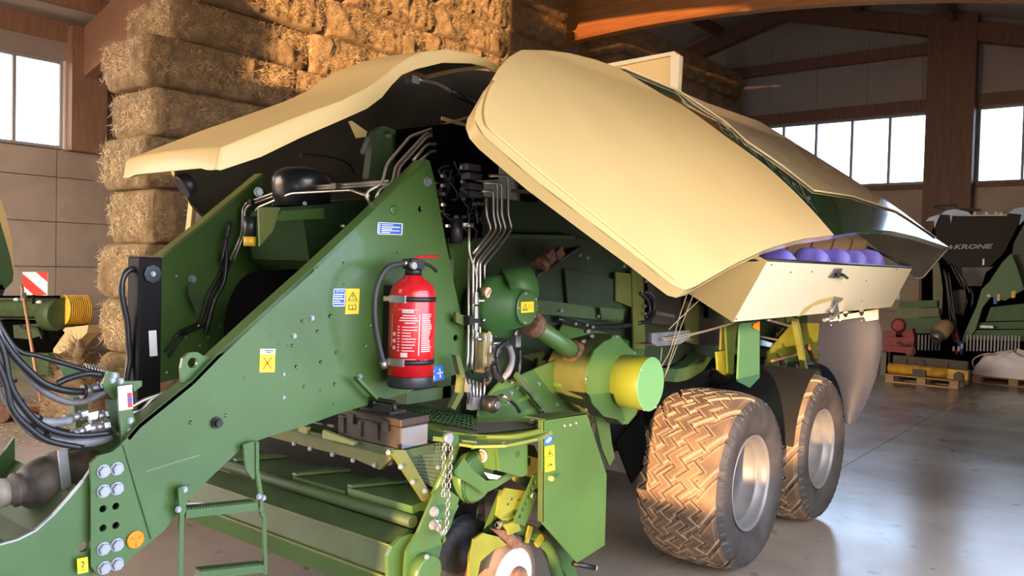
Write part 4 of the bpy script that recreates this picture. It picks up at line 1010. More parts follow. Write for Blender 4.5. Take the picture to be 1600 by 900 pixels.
# ---- crop guards across the pick-up (all run straight across the machine)
def sweep(name, prof, x0, x1, m, parent, closed=True):
    """prof: (y, z) outline swept across from x0 to x1"""
    return obj(name, MB().prism([V((x0, y, z)) for y, z in prof], (x1-x0, 0, 0)), m, parent)
def yz(px, py, x): p = on('x', x, px, py); return (p.y, p.z)
X1 = .99
pa, pb = yz(613, 853, X1), yz(645, 829, X1); pc = yz(604, 902, X1)
pick = sweep('crop_press_guard', [pa, pb, (pb[0]+.0, pb[1]-.03), (pa[0]+.03, pa[1]-.03), (pc[0]+.03, pc[1]), pc], -1.1, X1, GREEN_D, baler)
b = MB(); b.prism([V((-1.1, y, z)) for y, z in [(pc[0]-.015, pc[1]), (pc[0]+.05, pc[1]), (pc[0]+.05, pc[1]-.09), (pc[0]+.02, pc[1]-.10)]], (X1+1.1, 0, 0)); obj('lower_lip', b, GREEN, pick)
b = MB(); b.box((-1.1, pc[0]-.018, pc[1]+.002), (X1, pc[0]-.004, pc[1]+.012)); b.bar((-1.1, pa[0]-.002, pa[1]), (X1, pa[0]-.002, pa[1]), .008, .008); obj('pale_edge', b, OLIVE, pick)
# second guard tube and three flaps behind it
tq = on('x', X1, 640, 826); tb = MB(); tb.tube([V((-1.1, tq.y+.02, tq.z+.025)), V((X1, tq.y+.02, tq.z+.025))], .028, seg=12); obj('guard_tube', tb, GREEN_D, pick)
f1, f2 = yz(650, 815, X1), yz(668, 785, X1)
for x0, x1, dz in [(-1.05, -.42, .0), (-.40, .10, .0), (.12, .52, .015), (.54, .97, .035)]:
    q = [(f1[0], f1[1]-.01), (f1[0]-.005, f1[1]+.03+dz), (f2[0]+.12, f2[1]-.02+dz), (f2[0]+.14, f2[1]-.04), (f1[0]+.02, f1[1]-.02)]
    o = sweep('crop_flap', q, x0, x1, GREEN_D if dz < .03 else GREEN, pick)
    a = V((x0, q[1][0], q[1][1]+.004)); c = V((x0+.16, q[2][0], q[2][1]+.004))
    bb = MB(); bb.prism([a, a+V((.03, 0, 0)), c+V((.05, 0, 0)), c-V((.02, 0, 0))], (0, 0, .012)); obj('flap_rib', bb, GREEN, o)
# feed opening: a black sheet painted as its shade; baffle strip and bolts
b = MB(); b.box((-1.1, 2.95, .55), (.98, 3.0, 1.15)); obj('feed_opening_shade', b, DARK, pick)
b = MB(); rnd = random.Random(9); q = on('x', .2, 470, 715)
b.grid([[V((-.9+1.9*i/30, q.y+.25+.03*math.sin(i*2.1)+.02*rnd.random(), 1.0+.06*j-.02*rnd.random())) for i in range(31)] for j in range(3)]); obj('rubber_curtain', b, BLACKM, pick)
# baffle bar: from behind the plate to the step
A, Bq = on('x', .20, 424, 684), on('x', .92, 608, 738)
ys = A.y*0+on('x', .92, 608, 738).y
b = MB(); z1 = on('y', ys, 608, 706).z; z0 = on('y', ys, 608, 738).z
b.prism([V((-1.05, ys, z0+.03)), V((.70, ys, z0+.02)), V((.86, ys, z0)), V((.93, ys, z1-.03)), V((.93, ys, z1)), V((-1.05, ys, z1))], (0, .02, 0)); baf = obj('baffle_bar', b, OLIVE, pick)
for p in [(460, 693), (485, 701), (520, 710), (552, 719), (586, 727)]: bolt(on('y', ys-.002, *p), baf, BM_MID, (0, -1, 0))
b = MB(); b.box((-.95, ys-.03, z1), (.5, ys+.10, z1+.02)); obj('baffle_top', b, GREEN_D, baf)
for u in [((504, 672), (556, 692), (552, 696), (503, 684)), ((467, 664), (480, 668), (478, 678), (466, 674))]:
    obj('pale_strip', MB().prism(pts('y', ys-.04, *u), (0, .02, 0)), mat('olive_light', (.30, .32, .12), .5), baf)
# ---- right hand end of the pick-up
xe = 1.0
b = MB(); cc = on('x', xe, 640, 858)
b.prism(pts('x', xe, (602, 900), (601, 868), (608, 852), (622, 838), (640, 832), (652, 838), (640, 900), (630, 960), (600, 960)), (.02, 0, 0)); eg = obj('end_disc', b, GREEN, baler)
b = MB(); b.plate(pts('x', xe+.05, (630, 880), (632, 860), (650, 830), (676, 770), (688, 758), (714, 777), (700, 822), (690, 838), (682, 870), (680, 930), (628, 930)), [circ(on('x', xe+.05, 689, 842), .016, n=12)], (.016, 0, 0)); ep = obj('end_plate', b, GREEN, eg)
b = MB(); b.prism(pts('x', xe+.06, (676, 770), (690, 758), (716, 790), (705, 812)), (.004, 0, 0)); obj('doubler', b, GREEN, eg)
b = MB(); q = on('x', xe+.06, 656, 890); b.lathe(q-V((.01, 0, 0)), (.07, 0, 0), [(0, .075), (.95, .075), (1, .068)], 28); obj('bearing_cap', b, GREEN, eg); bolt(on('x', xe+.13, 666, 870), eg, BM_MID)
for p in [(677, 799), (676, 820)]: bolt(on('x', xe+.066, *p), eg, BM_BIG)
b = MB(); b.tube(pts('x', xe+.04, (678, 775), (695, 735), (716, 690)), .018); obj('support_tube', b, GREEN, eg)
# chain: separate links
def chain(P, n, parent, r=.010):
    P = catmull([V(p) for p in P], 12); L = [0]
    for i in range(1, len(P)): L.append(L[-1]+(P[i]-P[i-1]).length)
    ring = MB(); pts_ = [V((math.cos(a)*.0065, 0, math.sin(a)*.0065+(.009 if math.sin(a) > 0 else -.009))) for a in [2*math.pi*k/12 for k in range(12)]]
    G = []
    for k in range(12):
        p = pts_[k]; d = (pts_[(k+1) % 12]-pts_[k-1]).normalized(); u = V((0, 1, 0)); w = d.cross(u)
        G.append([p+(u*math.cos(a)+w*math.sin(a))*.0026 for a in [2*math.pi*j/6 for j in range(6)]])
    ring.grid(G+[G[0]], True, True); me = ring.mesh('chain_link'); me.materials.append(STEEL)
    for i in range(n):
        t = L[-1]*(i+.5)/n; j = next(k for k in range(1, len(L)) if L[k] >= t); f = (t-L[j-1])/(L[j]-L[j-1]); p = P[j-1].lerp(P[j], f); d = (P[j]-P[j-1]).normalized()
        q = V((0, 0, 1)).rotation_difference(d) @ Matrix.Rotation((i % 2)*1.4+.5, 3, 'Z').to_quaternion()
        o = bpy.data.objects.new('chain_link', me); o.location = p; o.rotation_mode = 'QUATERNION'; o.rotation_quaternion = q; o.scale = (1.25, 1.25, L[-1]/n/.0265); link(o, parent)
ck = obj('chain_hook', MB().lathe(on('x', 1.14, 698, 684), (.02, 0, 0), [(0, .022), (.5, .026), (1, .022)], 16), ZINC, eg)
hk = obj('safety_chain', MB().plate(pts('x', 1.12, (690, 683), (694, 677), (704, 676), (714, 678), (714, 690), (708, 697), (696, 694)), [circ(on('x', 1.12, 703, 686), .012)], (.01, 0, 0)), GREEN, baler)
chain(pts('x', 1.14, (704, 690), (704, 720), (701, 760), (699, 800), (697, 825), (690, 834), (685, 822), (686, 812)), 24, hk)
chain(pts('x', 1.15, (695, 690), (693, 720), (694, 750), (692, 776)), 12, hk)
chain(pts('x', 1.10, (681, 812), (688, 818), (684, 826), (690, 832), (696, 826)), 6, hk)
# ---- round step above the gauge wheel
zt = on('x', 1.15, 740, 690).z
OUT = [(650, 664), (700, 690), (740, 696), (790, 695), (840, 684), (862, 672), (864, 662), (840, 655), (800, 652), (740, 653), (700, 655)]
b = MB(); q = [on('z', zt+.0, *p) for p in OUT]; b.prism(q, (0, 0, -.012)); fend = obj('round_step', b, mat('step_green_sunlit', (.17, .22, .045), .35, coat=.3, var=.2, vscale=5), baler)  # green of the step yellowed as if by low sun
b = MB(); b.tube([on('z', zt-.012, *p) for p in [(646, 662), (675, 676), (700, 683), (740, 688), (770, 689), (800, 688), (830, 682), (852, 676), (863, 671), (862, 664)]], .029, curve=3, seg=10); obj('rim_tube', b, mat('rim_green_sunlit', (.20, .26, .04), .3, coat=.3), fend)  # rim green yellowed too, sunlight in the colour
b = MB(); b.grid([[on('z', zt+.008, *p) for p in [(690, 668), (720, 664), (760, 660), (800, 658), (835, 660)]], [on('z', zt+.010, *p) for p in [(700, 680), (735, 678), (770, 676), (805, 672), (840, 668)]]]); obj('anti_slip_pad', b, mat('grey_pad', (.12, .11, .09), .6, var=.3, vscale=30), fend)
bolt(on('z', zt+.012, 833, 661), fend, BM_BIG, (0, 0, 1))
# housing with oval lamp under the step
b = MB(); b.prism(pts('x', 1.16, (772, 696), (819, 690), (819, 740), (810, 744), (776, 735)), (.02, 0, 0)); b.prism(pts('y', on('x', 1.16, 772, 715).y, (735, 696), (772, 696), (773, 735), (740, 727)), (0, .02, 0)); hs = obj('bearing_housing', b, GREEN, fend)
b = MB(); q = on('x', 1.10, 755, 745); b.lathe(q-V((.12, .03, 0)), (.12, 0, 0), [(0, .10), (.8, .12), (1, .10)], 28); obj('bevel_case', b, GREEN, hs)
b = MB(); b.prism(pts('x', 1.11, (706, 742), (730, 755), (752, 770), (772, 760), (800, 742), (800, 730), (775, 748), (755, 750), (735, 735), (720, 715), (704, 735)), (.02, 0, 0)); obj('guard_rim', b, GREEN, hs)
yq = on('x', 1.16, 772, 715).y-.004
b = MB(); c = on('y', yq, 754, 712)
b.lathe(c, (0, -.008, 0), [(0, .030), (1, .028)], 24); ol = obj('oval_reflector', b, WHITE, hs); ol_ = MB(); ol_.lathe(c-V((0, .0085, 0)), (0, -.004, 0), [(0, .024), (1, .012)], 20); obj('reflector_lens', ol_, mat('amber_lens', (.55, .22, .12), .2), ol)
obj('white_sticker', MB().prism(pts('x', 1.135, (756, 738), (783, 744), (776, 749), (764, 748)), (.002, 0, 0)), WHITE, hs)
b = MB(); q = on('x', 1.18, 808, 710); b.cyl(q, q+V((.004, 0, 0)), .014); obj('plug', b, GREEN_D, hs)
# ---- angular shield panel
SH = [(849, 655), (917, 646), (948, 742), (945, 852), (902, 879), (848, 818)]
b = MB(); b.prism(pts('x', 1.25, *SH), (-.008, 0, 0)); shp = obj('side_shield', b, GREEN, baler)
b = MB(); a = on('x', 1.25, 852, 655); c = on('x', 1.25, 917, 646); b.hexa([a-V((.12, 0, .005)), a-V((0, 0, .005)), c-V((0, 0, .005)), c-V((.12, 0, .005)), a-V((.12, 0, 0)), a, c, c-V((.12, 0, 0))]); obj('shield_top', b, GREEN_D, shp)
b = MB(); a = on('x', 1.25, 849, 657); c = on('x', 1.25, 848, 816); b.hexa([a-V((.03, 0, 0)), a, c, c-V((.03, 0, 0)), a+V((-.03, .006, 0)), a+V((0, .006, 0)), c+V((0, .006, 0)), c+V((-.03, .006, 0))]); obj('shield_return', b, GREEN_D, shp)
for p in [(882, 665), (891, 664), (900, 661)]: bolt(on('x', 1.251, *p), shp, BM_SML)
# ---- gauge wheel with its arm
wc = on('x', 1.12, 802, 905)
b = MB(); b.lathe(wc-V((.16, 0, 0)), (.16, 0, 0), [(0, .14), (.05, .185), (.2, .205), (.8, .205), (.95, .185), (1, .15)], 40); gw = obj('gauge_wheel', b, TYRE, baler, label='small pale gauge wheel of the pick-up')
obj('wheel_disc', MB().lathe(wc-V((.01, 0, 0)), (.03, 0, 0), [(0, .155), (.3, .15), (.5, .13), (.5, .09), (1, .08)], 36), mat('pale_wheel_disc', (.72, .56, .48), .5, var=.1, vscale=8), gw)
obj('wheel_hub', MB().lathe(wc, (.05, 0, 0), [(0, .07), (.7, .065), (1, .05)], 24), RUST, gw)
ww = on('x', .90, 715, 875)
b = MB(); b.lathe(ww-V((.06, 0, 0)), (.14, 0, 0), [(0, .12), (.1, .20), (.35, .215), (.65, .215), (.9, .20), (1, .12)], 36); tw = obj('inner_wheel', b, mat('black_tyre', (.018, .018, .018), .6, bump=.4, bscale=30), baler)
for k in range(2): obj('tread_rib', MB().lathe(ww+V((-.03+.05*k, 0, 0)), (.012, 0, 0), [(0, .214), (.3, .226), (.7, .226), (1, .214)], 36, cap=False), BLACK, tw)
YG = mat('green_sunlit_yellow', (.22, .23, .022), .45, var=.25, vscale=8, coat=.1)  # green paint turned yellowish, low sun mixed into the colour
b = MB(); b.grid([[on('x', x, *p) for p in [(738, 905), (732, 870), (735, 845), (748, 833), (765, 832), (782, 838), (800, 845)]] for x in (1.14, 1.10, 1.02)]); b.grid([[on('x', x, *p)-V((0, 0, .008)) for p in [(738, 905), (732, 870), (735, 845), (748, 833), (765, 832), (782, 838), (800, 845)]] for x in (1.14, 1.02)]); arm = obj('wheel_fork', b, YG, baler)
obj('fork_side', MB().prism(pts('x', 1.13, (730, 905), (731, 868), (737, 842), (752, 832), (776, 838), (789, 851), (770, 857), (748, 876), (742, 905)), (.012, 0, 0)), YG, arm)
b = MB(); b.tube(pts('x', 1.08, (800, 822), (830, 833), (850, 848), (863, 870), (872, 905)), .035, curve=4, seg=12); obj('bent_tube', b, GREEN, arm)
b = MB(); b.prism(pts('x', 1.12, (776, 838), (765, 825), (790, 828), (808, 848), (800, 856)), (.03, 0, 0)); obj('swivel_plate', b, RUST, arm)
b = MB(); b.obox(on('x', 1.13, 795, 822), (.03, 0, 0), (0, .045, .0), (0, -.01, .028)); obj('swivel_block', b, YG, arm)
b = MB(); q = on('x', 1.17, 782, 818); b.cyl(q-V((0, .03, 0)), q+V((0, .03, 0)), .010); b.cyl(q+V((.01, -.03, 0)), q+V((.01, -.022, 0)), .016); obj('spring_pin', b, STEEL, arm)
b = MB(); b.prism(pts('x', 1.12, (773, 805), (778, 775), (788, 762), (822, 767), (815, 800), (803, 815), (782, 812)), (.012, 0, 0)); yp = obj('adjuster_plate', b, YG, arm)
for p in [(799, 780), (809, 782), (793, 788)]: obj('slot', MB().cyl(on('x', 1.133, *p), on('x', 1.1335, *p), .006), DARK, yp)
rk = [on('x', 1.16, *p) for p in [(801, 815), (832, 742), (845, 738), (849, 746), (818, 822)]]
hl = [circ(on('x', 1.16, 811+25*k/6*1.05, 806-60*k/6*1.05), .0105, n=10) for k in range(6)]
obj('notched_bar', MB().plate(rk, hl, (.008, 0, 0)), GREEN, arm)
b = MB(); b.lathe(on('x', 1.18, 832, 774), (.012, 0, 0), [(0, .018), (.5, .020), (1, .018)], 16); obj('ring_pin', b, STEEL, arm)
b = MB(); b.cyl(on('x', 1.17, 845, 744), on('x', 1.27, 862, 748), .013); obj('crank_pin', b, YG, arm)
obj('clamp_lug', MB().bar(on('x', 1.13, 822, 848), on('x', 1.13, 829, 822), .03, .012, up=(1, 0, 0)), YG, arm); obj('clamp_lug', MB().bar(on('x', 1.13, 838, 852), on('x', 1.13, 847, 838), .03, .02, up=(1, 0, 0)), YG, arm)
b = MB(); b.prism(pts('x', 1.02, (752, 835), (780, 765), (796, 762), (770, 840)), (.03, 0, 0)); obj('arm_cheek', b, GREEN, arm)
b = MB(); b.prism(pts('x', 1.05, (795, 690), (830, 695), (850, 740), (815, 760), (800, 750)), (.02, 0, 0)); obj('arm_mount', b, OLIVE, arm)
b = MB(); b.prism(pts('x', 1.04, (838, 830), (845, 820), (885, 870), (895, 905), (880, 905)), (.04, 0, 0)); obj('lower_link', b, GREEN, arm)
b = MB(); a = on('x', 1.20, 895, 880); c = on('x', 1.26, 929, 887); b.cyl(a, c, .014); ax = obj('axle_stub', b, BLACK, baler); obj('stub_cap', MB().cyl(c, c+(c-a).normalized()*.008, .018), ZINC, ax)
# ---- ladder hanging from the drawbar
xl = XP+.03
def strip(P, w, d, x, m, name, parent):
    q = pts('x', x, *P); b = MB()
    for i in range(len(q)-1): b.bar(q[i], q[i+1], d, w, up=(1, 0, 0))
    return obj(name, b, m, parent)
ld = strip([(401, 690), (401, 735), (407, 772), (408, 800), (412, 808), (414, 885), (414, 897)], .012, .015, xl, GREEN, 'ladder', baler)
strip([(286, 790), (283, 810), (281, 960)], .010, .017, xl, GREEN, 'ladder_rail', ld)
obj('hanger_plate', MB().prism(pts('x', xl, (380, 695), (401, 688), (402, 735), (396, 750), (385, 735)), (-.012, 0, 0)), GREEN, ld)
obj('hanger_plate', MB().prism(pts('x', xl, (276, 762), (284, 758), (298, 758), (299, 765), (288, 788), (288, 800), (278, 805)), (.012, 0, 0)), GREEN, ld)
for a, c in [((290, 803), (401, 791)), ((315, 899), (413, 888))]:
    A, Bq = on('x', xl, *a), on('x', xl, *c); b = MB(); b.bar(A-V((.02, 0, 0)), Bq-V((.02, 0, 0)), .05, .030); o = obj('tread', b, GREEN, ld)
    b = MB()
    for k in range(26):
        p = A.lerp(Bq, (k+.5)/26)+V((0, 0, .016)); b.box((p.x-.045, p.y-.004, p.z-.003), (p.x, p.y+.004, p.z+.005))
    obj('serration', b, GREEN_D, o)
for p, me in [((288, 765), BM_MID), ((404, 776), BM_MID), ((411, 778), BM_MID), ((278, 796), BM_MID)]: bolt(on('x', xl+.012, *p), ld, me)
b = MB(); b.tube([on('x', xl, 401, 788), on('x', .5, 290, 788)], .008); obj('stay', b, ZINC, ld)
# ---- tandem axle and wheels
NZ = 30
def tyre_mesh(R=.585, Wd=.60, seg=420, lat=90):
    b = MB(); prof = []; lit_worn_edge = []
    # cross profile: lateral position (-.5..0.5 of the width) and radius
    for i in range(lat+1):
        t = i/lat*2-1; prof.append((t*Wd*.455, R-.035*abs(t)**3.2))
    sh = [(.300, R-.075), (.308, R-.12), (.306, R-.17), (.296, R-.215), (.280, R-.250), (.262, R-.272)]
    full = [(-x, r) for x, r in reversed(sh)]+prof+sh
    G = []
    for k in range(seg):
        th = 2*math.pi*k/seg; row = []
        for j, (x, r) in enumerate(full):
            if len(sh) <= j < len(sh)+lat+1:
                t = (j-len(sh))/lat*2-1       # -1..1 across
                ph = th/(2*math.pi)*NZ
                z1 = abs((ph % 1)*2-1)-.5                # zigzag running round the tyre
                h = 1.0; wr = 0.0
                for q, c0 in enumerate((-.80, -.46, -.14, .20, .56)):
                    d = abs(t-c0-z1*.26)
                    h = min(h, min(1, max(0, (d-.020)/.022))); wr = max(wr, math.exp(-((d-.052)/.016)**2))
                # sloping cross grooves, shifted from rib to rib
                rib = sum(t > c0+z1*.26 for c0 in (-.80, -.46, -.14, .20, .56))
                s = (ph*.5+t*.9+rib*.37) % 1
                if abs(t) > .58: s = (ph*.5+abs(t)*1.6) % 1
                wdt = .16 if abs(t) > .58 else .10
                e_ = min(abs(s-wdt-.06), abs(s-.95)); wr = max(wr, math.exp(-(e_/.028)**2)); wr *= h*h
                if s < wdt: h = min(h, 0.0)
                elif s < wdt+.05: h = min(h, (s-wdt)/.05)
                elif s > .96: h = min(h, (1-s)/.04)
                r2 = r-.020*(1-h)
                if abs(t) > .93: r2 -= .004
                row.append(V((x, math.cos(th)*r2, math.sin(th)*r2))); lit_worn_edge.append(wr)
            else:
                lit_worn_edge.append(0.0)
                lug = .010 if (j in (len(sh)-1, len(sh)+lat+1) and (th/(2*math.pi)*46) % 1 < .4) else 0
                row.append(V((x, math.cos(th)*(r-lug), math.sin(th)*(r-lug))))
        G.append(row)
    # G rows around
    k0 = len(b.v); C = len(full)
    for row in G: b.v += [tuple(p) for p in row]
    for i in range(seg):
        i2 = (i+1) % seg
        for j in range(C-1):
            b.f.append((i*C+j, i*C+j+1, i2*C+j+1, i2*C+j)); b.sm.append(not (len(sh)-1 <= j < len(sh)+lat+1))
    me = b.mesh('tyre'); me.materials.append(TYRE); me.materials.append(TYRES)
    at = me.attributes.new('lit_worn_edge', 'FLOAT', 'POINT'); at.data.foreach_set('value', lit_worn_edge)
    for p in me.polygons:
        c = p.center
        if math.hypot(c.y, c.z) < R-.055: p.material_index = 1
    return me
TM = tyre_mesh()
rim = MB()
RP = [(.262, .312), (.276, .318), (.281, .312), (.276, .300), (.255, .290), (.215, .283), (.205, .268), (.195, .265), (.13, .262), (.11, .245), (.05, .240), (.0, .238), (-.02, .225), (-.03, .12), (-.01, .10), (.02, .098), (.025, .07), (.02, .001)]
rim.lathe((0, 0, 0), (1, 0, 0), RP, 56, True, False)
rim.lathe((-.262, 0, 0), (1, 0, 0), [(0, .312), (.05, .285), (.24, .24)], 56, True, False)
RM = rim.mesh('rim'); RM.materials.append(RIM)
tand = obj('tandem_axle', MB().box((-.75, 5.12, .50), (.84, 5.28, .66)).box((-.75, 6.53, .50), (.84, 6.69, .66)).box((-.06, 5.28, .52), (.06, 6.53, .64)), BLACK, baler)
NUT = bolt_mesh(.014, .02, False); NUT.materials.append(STEEL)
for side in (1, -1):
    for yw in (5.197, 6.611):
        c = V((side*(1.45-.305), yw, .585))
        o = bpy.data.objects.new('tyre', TM); o.location = c; o.rotation_euler = (random.random()*6, 0, 0)
        if side < 0: o.rotation_euler = (random.random()*6, 0, math.pi)
        o['label'] = 'dusty wide tyre with zigzag tread'; link(o, tand)
        WM[o.name] = Matrix.LocRotScale(c, o.rotation_euler, None)
        r = bpy.data.objects.new('rim', RM); r.location = c; r.rotation_euler = (0, 0, 0 if side > 0 else math.pi); r['label'] = 'silver dished rim'; link(r, tand)
        WM[r.name] = Matrix.LocRotScale(c, r.rotation_euler, None)
        if side > 0:
            for k in range(10):
                a = 2*math.pi*k/10; bolt(c+V((-.028, math.cos(a)*.15, math.sin(a)*.15)), r, NUT, name='wheel_nut')
# springs, hangers and struts seen between the wheels and the twine box
def px_(name, P, x, m, t=.014, parent=tand, **k): return obj(name, MB().prism(pts('x', x, *P), (-t, 0, 0)), m, parent, **k)
px_('hanger_plate', [(1157, 505), (1187, 503), (1187, 590), (1172, 606), (1153, 596)], 1.10, mat('hanger_green_lit', (.075, .19, .085), .45))  # lighter copy of the green, as if lit from the side
px_('hanger_plate', [(1134, 508), (1152, 506), (1148, 545), (1146, 586), (1138, 582)], .98, GREEN)
px_('sunlit_bracket', [(1120, 550), (1145, 545), (1147, 585), (1138, 590), (1122, 578)], .95, YG)  # struts and plates below coloured yellow as if sunlit
px_('sunlit_upright', [(1128, 508), (1138, 507), (1140, 560), (1126, 555)], .93, OLIVE)
px_('reflector', [(1178, 506), (1187, 502), (1187, 517), (1177, 512)], 1.115, ORANGE, .004)
px_('sunlit_plate', [(1200, 550), (1240, 505), (1262, 505), (1262, 560), (1240, 585), (1200, 590)], .80, YG)
px_('sunlit_plate', [(1255, 505), (1280, 505), (1282, 560), (1258, 562)], .85, YG)
px_('green_plate', [(1195, 570), (1260, 552), (1280, 585), (1200, 606)], .86, GREEN)
b = MB(); b.bar(on('x', 1.15, 1242, 500), on('x', 1.15, 1257, 578), .045, .045); b.bar(on('x', 1.15, 1257, 578), on('x', 1.15, 1262, 590), .05, .05); obj('box_strut', b, OLIVE, tand)
b = MB(); b.cyl(on('x', .9, 1236, 574), on('x', .9, 1276, 572), .05); obj('brake_cylinder', b, BLACK, tand)
b = MB(); b.tube(pts('x', 1.0, (1206, 564), (1222, 560), (1240, 556), (1254, 548), (1262, 540)), .012, curve=4); b.tube(pts('x', 1.0, (1262, 540), (1270, 560), (1280, 570)), .02, curve=4); obj('brake_hose', b, RUST, tand)
px_('hose_clip', [(1215, 552), (1222, 560), (1230, 572), (1222, 572)], 1.0, BLACK)
b = MB(); b.bar(on('x', .9, 1187, 526), on('x', .9, 1214, 531), .04, .012); b.bar(on('x', .9, 1200, 500), on('x', .9, 1236, 510), .04, .012); obj('white_rail', b, ZINC, tand)
b = MB(); b.prism(pts('x', .9, (1188, 531), (1204, 536), (1200, 542), (1188, 540)), (.02, 0, 0)); obj('blue_cover', b, mat('pale_blue', (.25, .4, .6), .4), tand)
# curved green support ring ahead of the front tyre
b = MB(); C = pts('x', .72, (1038, 596), (1060, 597), (1080, 592), (1100, 578), (1112, 560)); I = pts('x', .72, (1036, 575), (1056, 577), (1072, 574), (1086, 564), (1095, 552))
b.grid([C, I]); b.grid([[p-V((.1, 0, 0)) for p in C], [p-V((.1, 0, 0)) for p in I]]); b.grid([C, [p-V((.1, 0, 0)) for p in C]]); b.grid([I, [p-V((.1, 0, 0)) for p in I]]); obj('support_ring', b, GREEN_D, tand)
b = MB(); b.bar(on('x', .78, 1110, 590), on('x', .78, 1116, 577), .03, .02); obj('pedal', b, BLACK, tand)
# axle frame in the shade
b = MB(); b.box((-.55, 4.3, 1.0), (.55, 7.6, 1.15)); b.box((.45, 4.75, .72), (.60, 7.1, 1.0)); b.box((-.60, 4.75, .72), (-.45, 7.1, 1.0)); obj('axle_frame', b, BLACK, tand)
b = MB(); b.box((-.5, 8.0, 1.1), (.5, 8.9, 1.9)); obj('bale_chute', b, GREEN_D, baler)
# shield band between the tyres
b = MB()
P = [(.62+.02, 0)]
G = []
for k in range(9):
    a = math.radians(35+k*14); G.append([V((x, 5.9+0*math.cos(a), 0)) for x in (.85, 1.40)])
cA = V((0, 6.611, .585)); G = [[V((x, cA.y-math.cos(math.radians(t))*.66, cA.z+math.sin(math.radians(t))*.66)) for x in (.82, 1.42)] for t in range(10, 80, 8)]
b.grid(G); b.grid([[p+V((0, .008, .008)) for p in r] for r in G]); obj('mudguard', b, BLACK, tand)
# ---- twine box
yb0 = 5.02
F = {k: on('y', yb0, *p) for k, p in dict(bo=(1145, 503), to=(1199, 407), bi=(1072, 456), ti=(1165, 392)).items()}
xo, zo, xb, zb = F['to'].x, F['to'].z, F['bo'].x, F['bo'].z
y1t, y1b = on('x', xo, 1425, 421).y, on('x', xb, 1392, 482).y
zt2 = zo; th = .016
b = MB(); b.hexa([V((xb, yb0, zb)), V((xb-th, yb0, zb)), V((xb-th, y1b, zb)), V((xb, y1b, zb)), V((xo, yb0, zo)), V((xo-th, yb0, zo)), V((xo-th, y1t, zo)), V((xo, y1t, zo))])
box = obj('twine_box', b, CREAM_W, baler, label='pale open twine box under the raised hood')
xi = F['bi'].x; zi = F['bi'].z
b = MB(); b.prism([V((xb, yb0-.004, zb)), V((xo, yb0-.004, zo)), V((F['ti'].x, yb0-.004, F['ti'].z)), V((xi, yb0-.004, zi))], (0, .014, 0)); obj('front_panel', b, CREAM, box)  # ochre cream against the pale outer face, painted difference in light
b = MB(); b.prism([V((xb, y1b, zb)), V((xo, y1t, zo)), V((xo-.5, y1t, zo)), V((xi, y1b, zi))], (0, .014, 0)); obj('rear_panel', b, CREAM_W, box)
b = MB(); b.hexa([V((xb, yb0, zb)), V((xb, y1b, zb)), V((xi, y1b, zi)), V((xi, yb0, zi)), V((xb, yb0, zb+.01)), V((xb, y1b, zb+.01)), V((xi, y1b, zi+.01)), V((xi, yb0, zi+.01))]); obj('floor_panel', b, CREAM_W, box)
TAN = mat('tan_board', (.38, .24, .13), .6)
b = MB(); b.hexa([V((xi, yb0, zi)), V((xi, y1t, zi)), V((xi-.01, y1t, zi)), V((xi-.01, yb0, zi)), V((xi+.12, yb0, zo+.28)), V((xi+.12, y1t, zo+.28)), V((xi+.11, y1t, zo+.28)), V((xi+.11, yb0, zo+.28))]); obj('back_panel', b, TAN, box)
for k in range(6):
    y = yb0+.5+k*.55; obj('divider_rod', MB().bar((xi+.02, y, zi+.1), (xi+.13, y, zo+.26), .008, .008), UNDER, box)
b = MB(); R = [V((F['ti'].x, yb0, zo+.0)), V((xo-.006, yb0, zo+.004)), V((xo-.006, y1t, zo+.004))]; b.tube(R, .011); b.tube([V((xo-.006, y1t, zo+.004)), V((xi+.15, y1t-.1, zo+.20))], .014); obj('rubber_seal', b, BLACK, box)
nrm = V((zo-zb, 0, -(xo-xb))).normalized()
def onbox(px, py): return onp(V((xo, 0, zo)), nrm, px, py)+nrm*.002
lt = MB(); lt.prism([onbox(*p) for p in [(1293, 433), (1303, 419), (1315, 419), (1309, 434)]], nrm*.008); la = obj('latch_plate', lt, ZINC, box)
b = MB(); b.tube([onbox(1302, 427)+nrm*.02, onbox(1309, 425)+nrm*.04, onbox(1318, 431)+nrm*.03], .012); obj('latch_handle', b, BLACK, la)
b = MB(); b.prism([onbox(*p) for p in [(1299, 472), (1303, 463), (1316, 465), (1312, 470), (1306, 473)]], nrm*.012); l2 = obj('lower_latch', b, ZINC, box)
b = MB(); b.tube([onbox(1304, 468)+nrm*.02, onbox(1296, 480)+nrm*.03, onbox(1290, 484)+nrm*.03], .012); b.tube([onbox(1303, 470)+nrm*.02, onbox(1307, 495)+nrm*.02, onbox(1311, 520)+nrm*.03], .012); b.tube([onbox(1284, 498)+nrm*.02, onbox(1296, 494)+nrm*.03, onbox(1304, 486)+nrm*.02], .016); obj('latch_rod', b, ZINC, l2)
b = MB(); b.tube([onbox(1307, 495)+nrm*.03, onbox(1311, 523)+nrm*.03], .014); obj('pale_handle', b, CREAM_W, l2)
for p in [(1205, 413), (1235, 425), (1268, 424), (1353, 438), (1400, 421), (1150, 498), (1346, 470)]: bolt(onbox(*p), box, BM_SML, nrm)
b = MB()
for P in [[(1246, 495), (1258, 480), (1280, 468), (1305, 462), (1303, 468), (1270, 478), (1254, 492)]]: b.prism([onbox(*p) for p in P], nrm*.001)
obj('rust_stain', b, mat('oil_stain', (.62, .47, .16), .5), box)
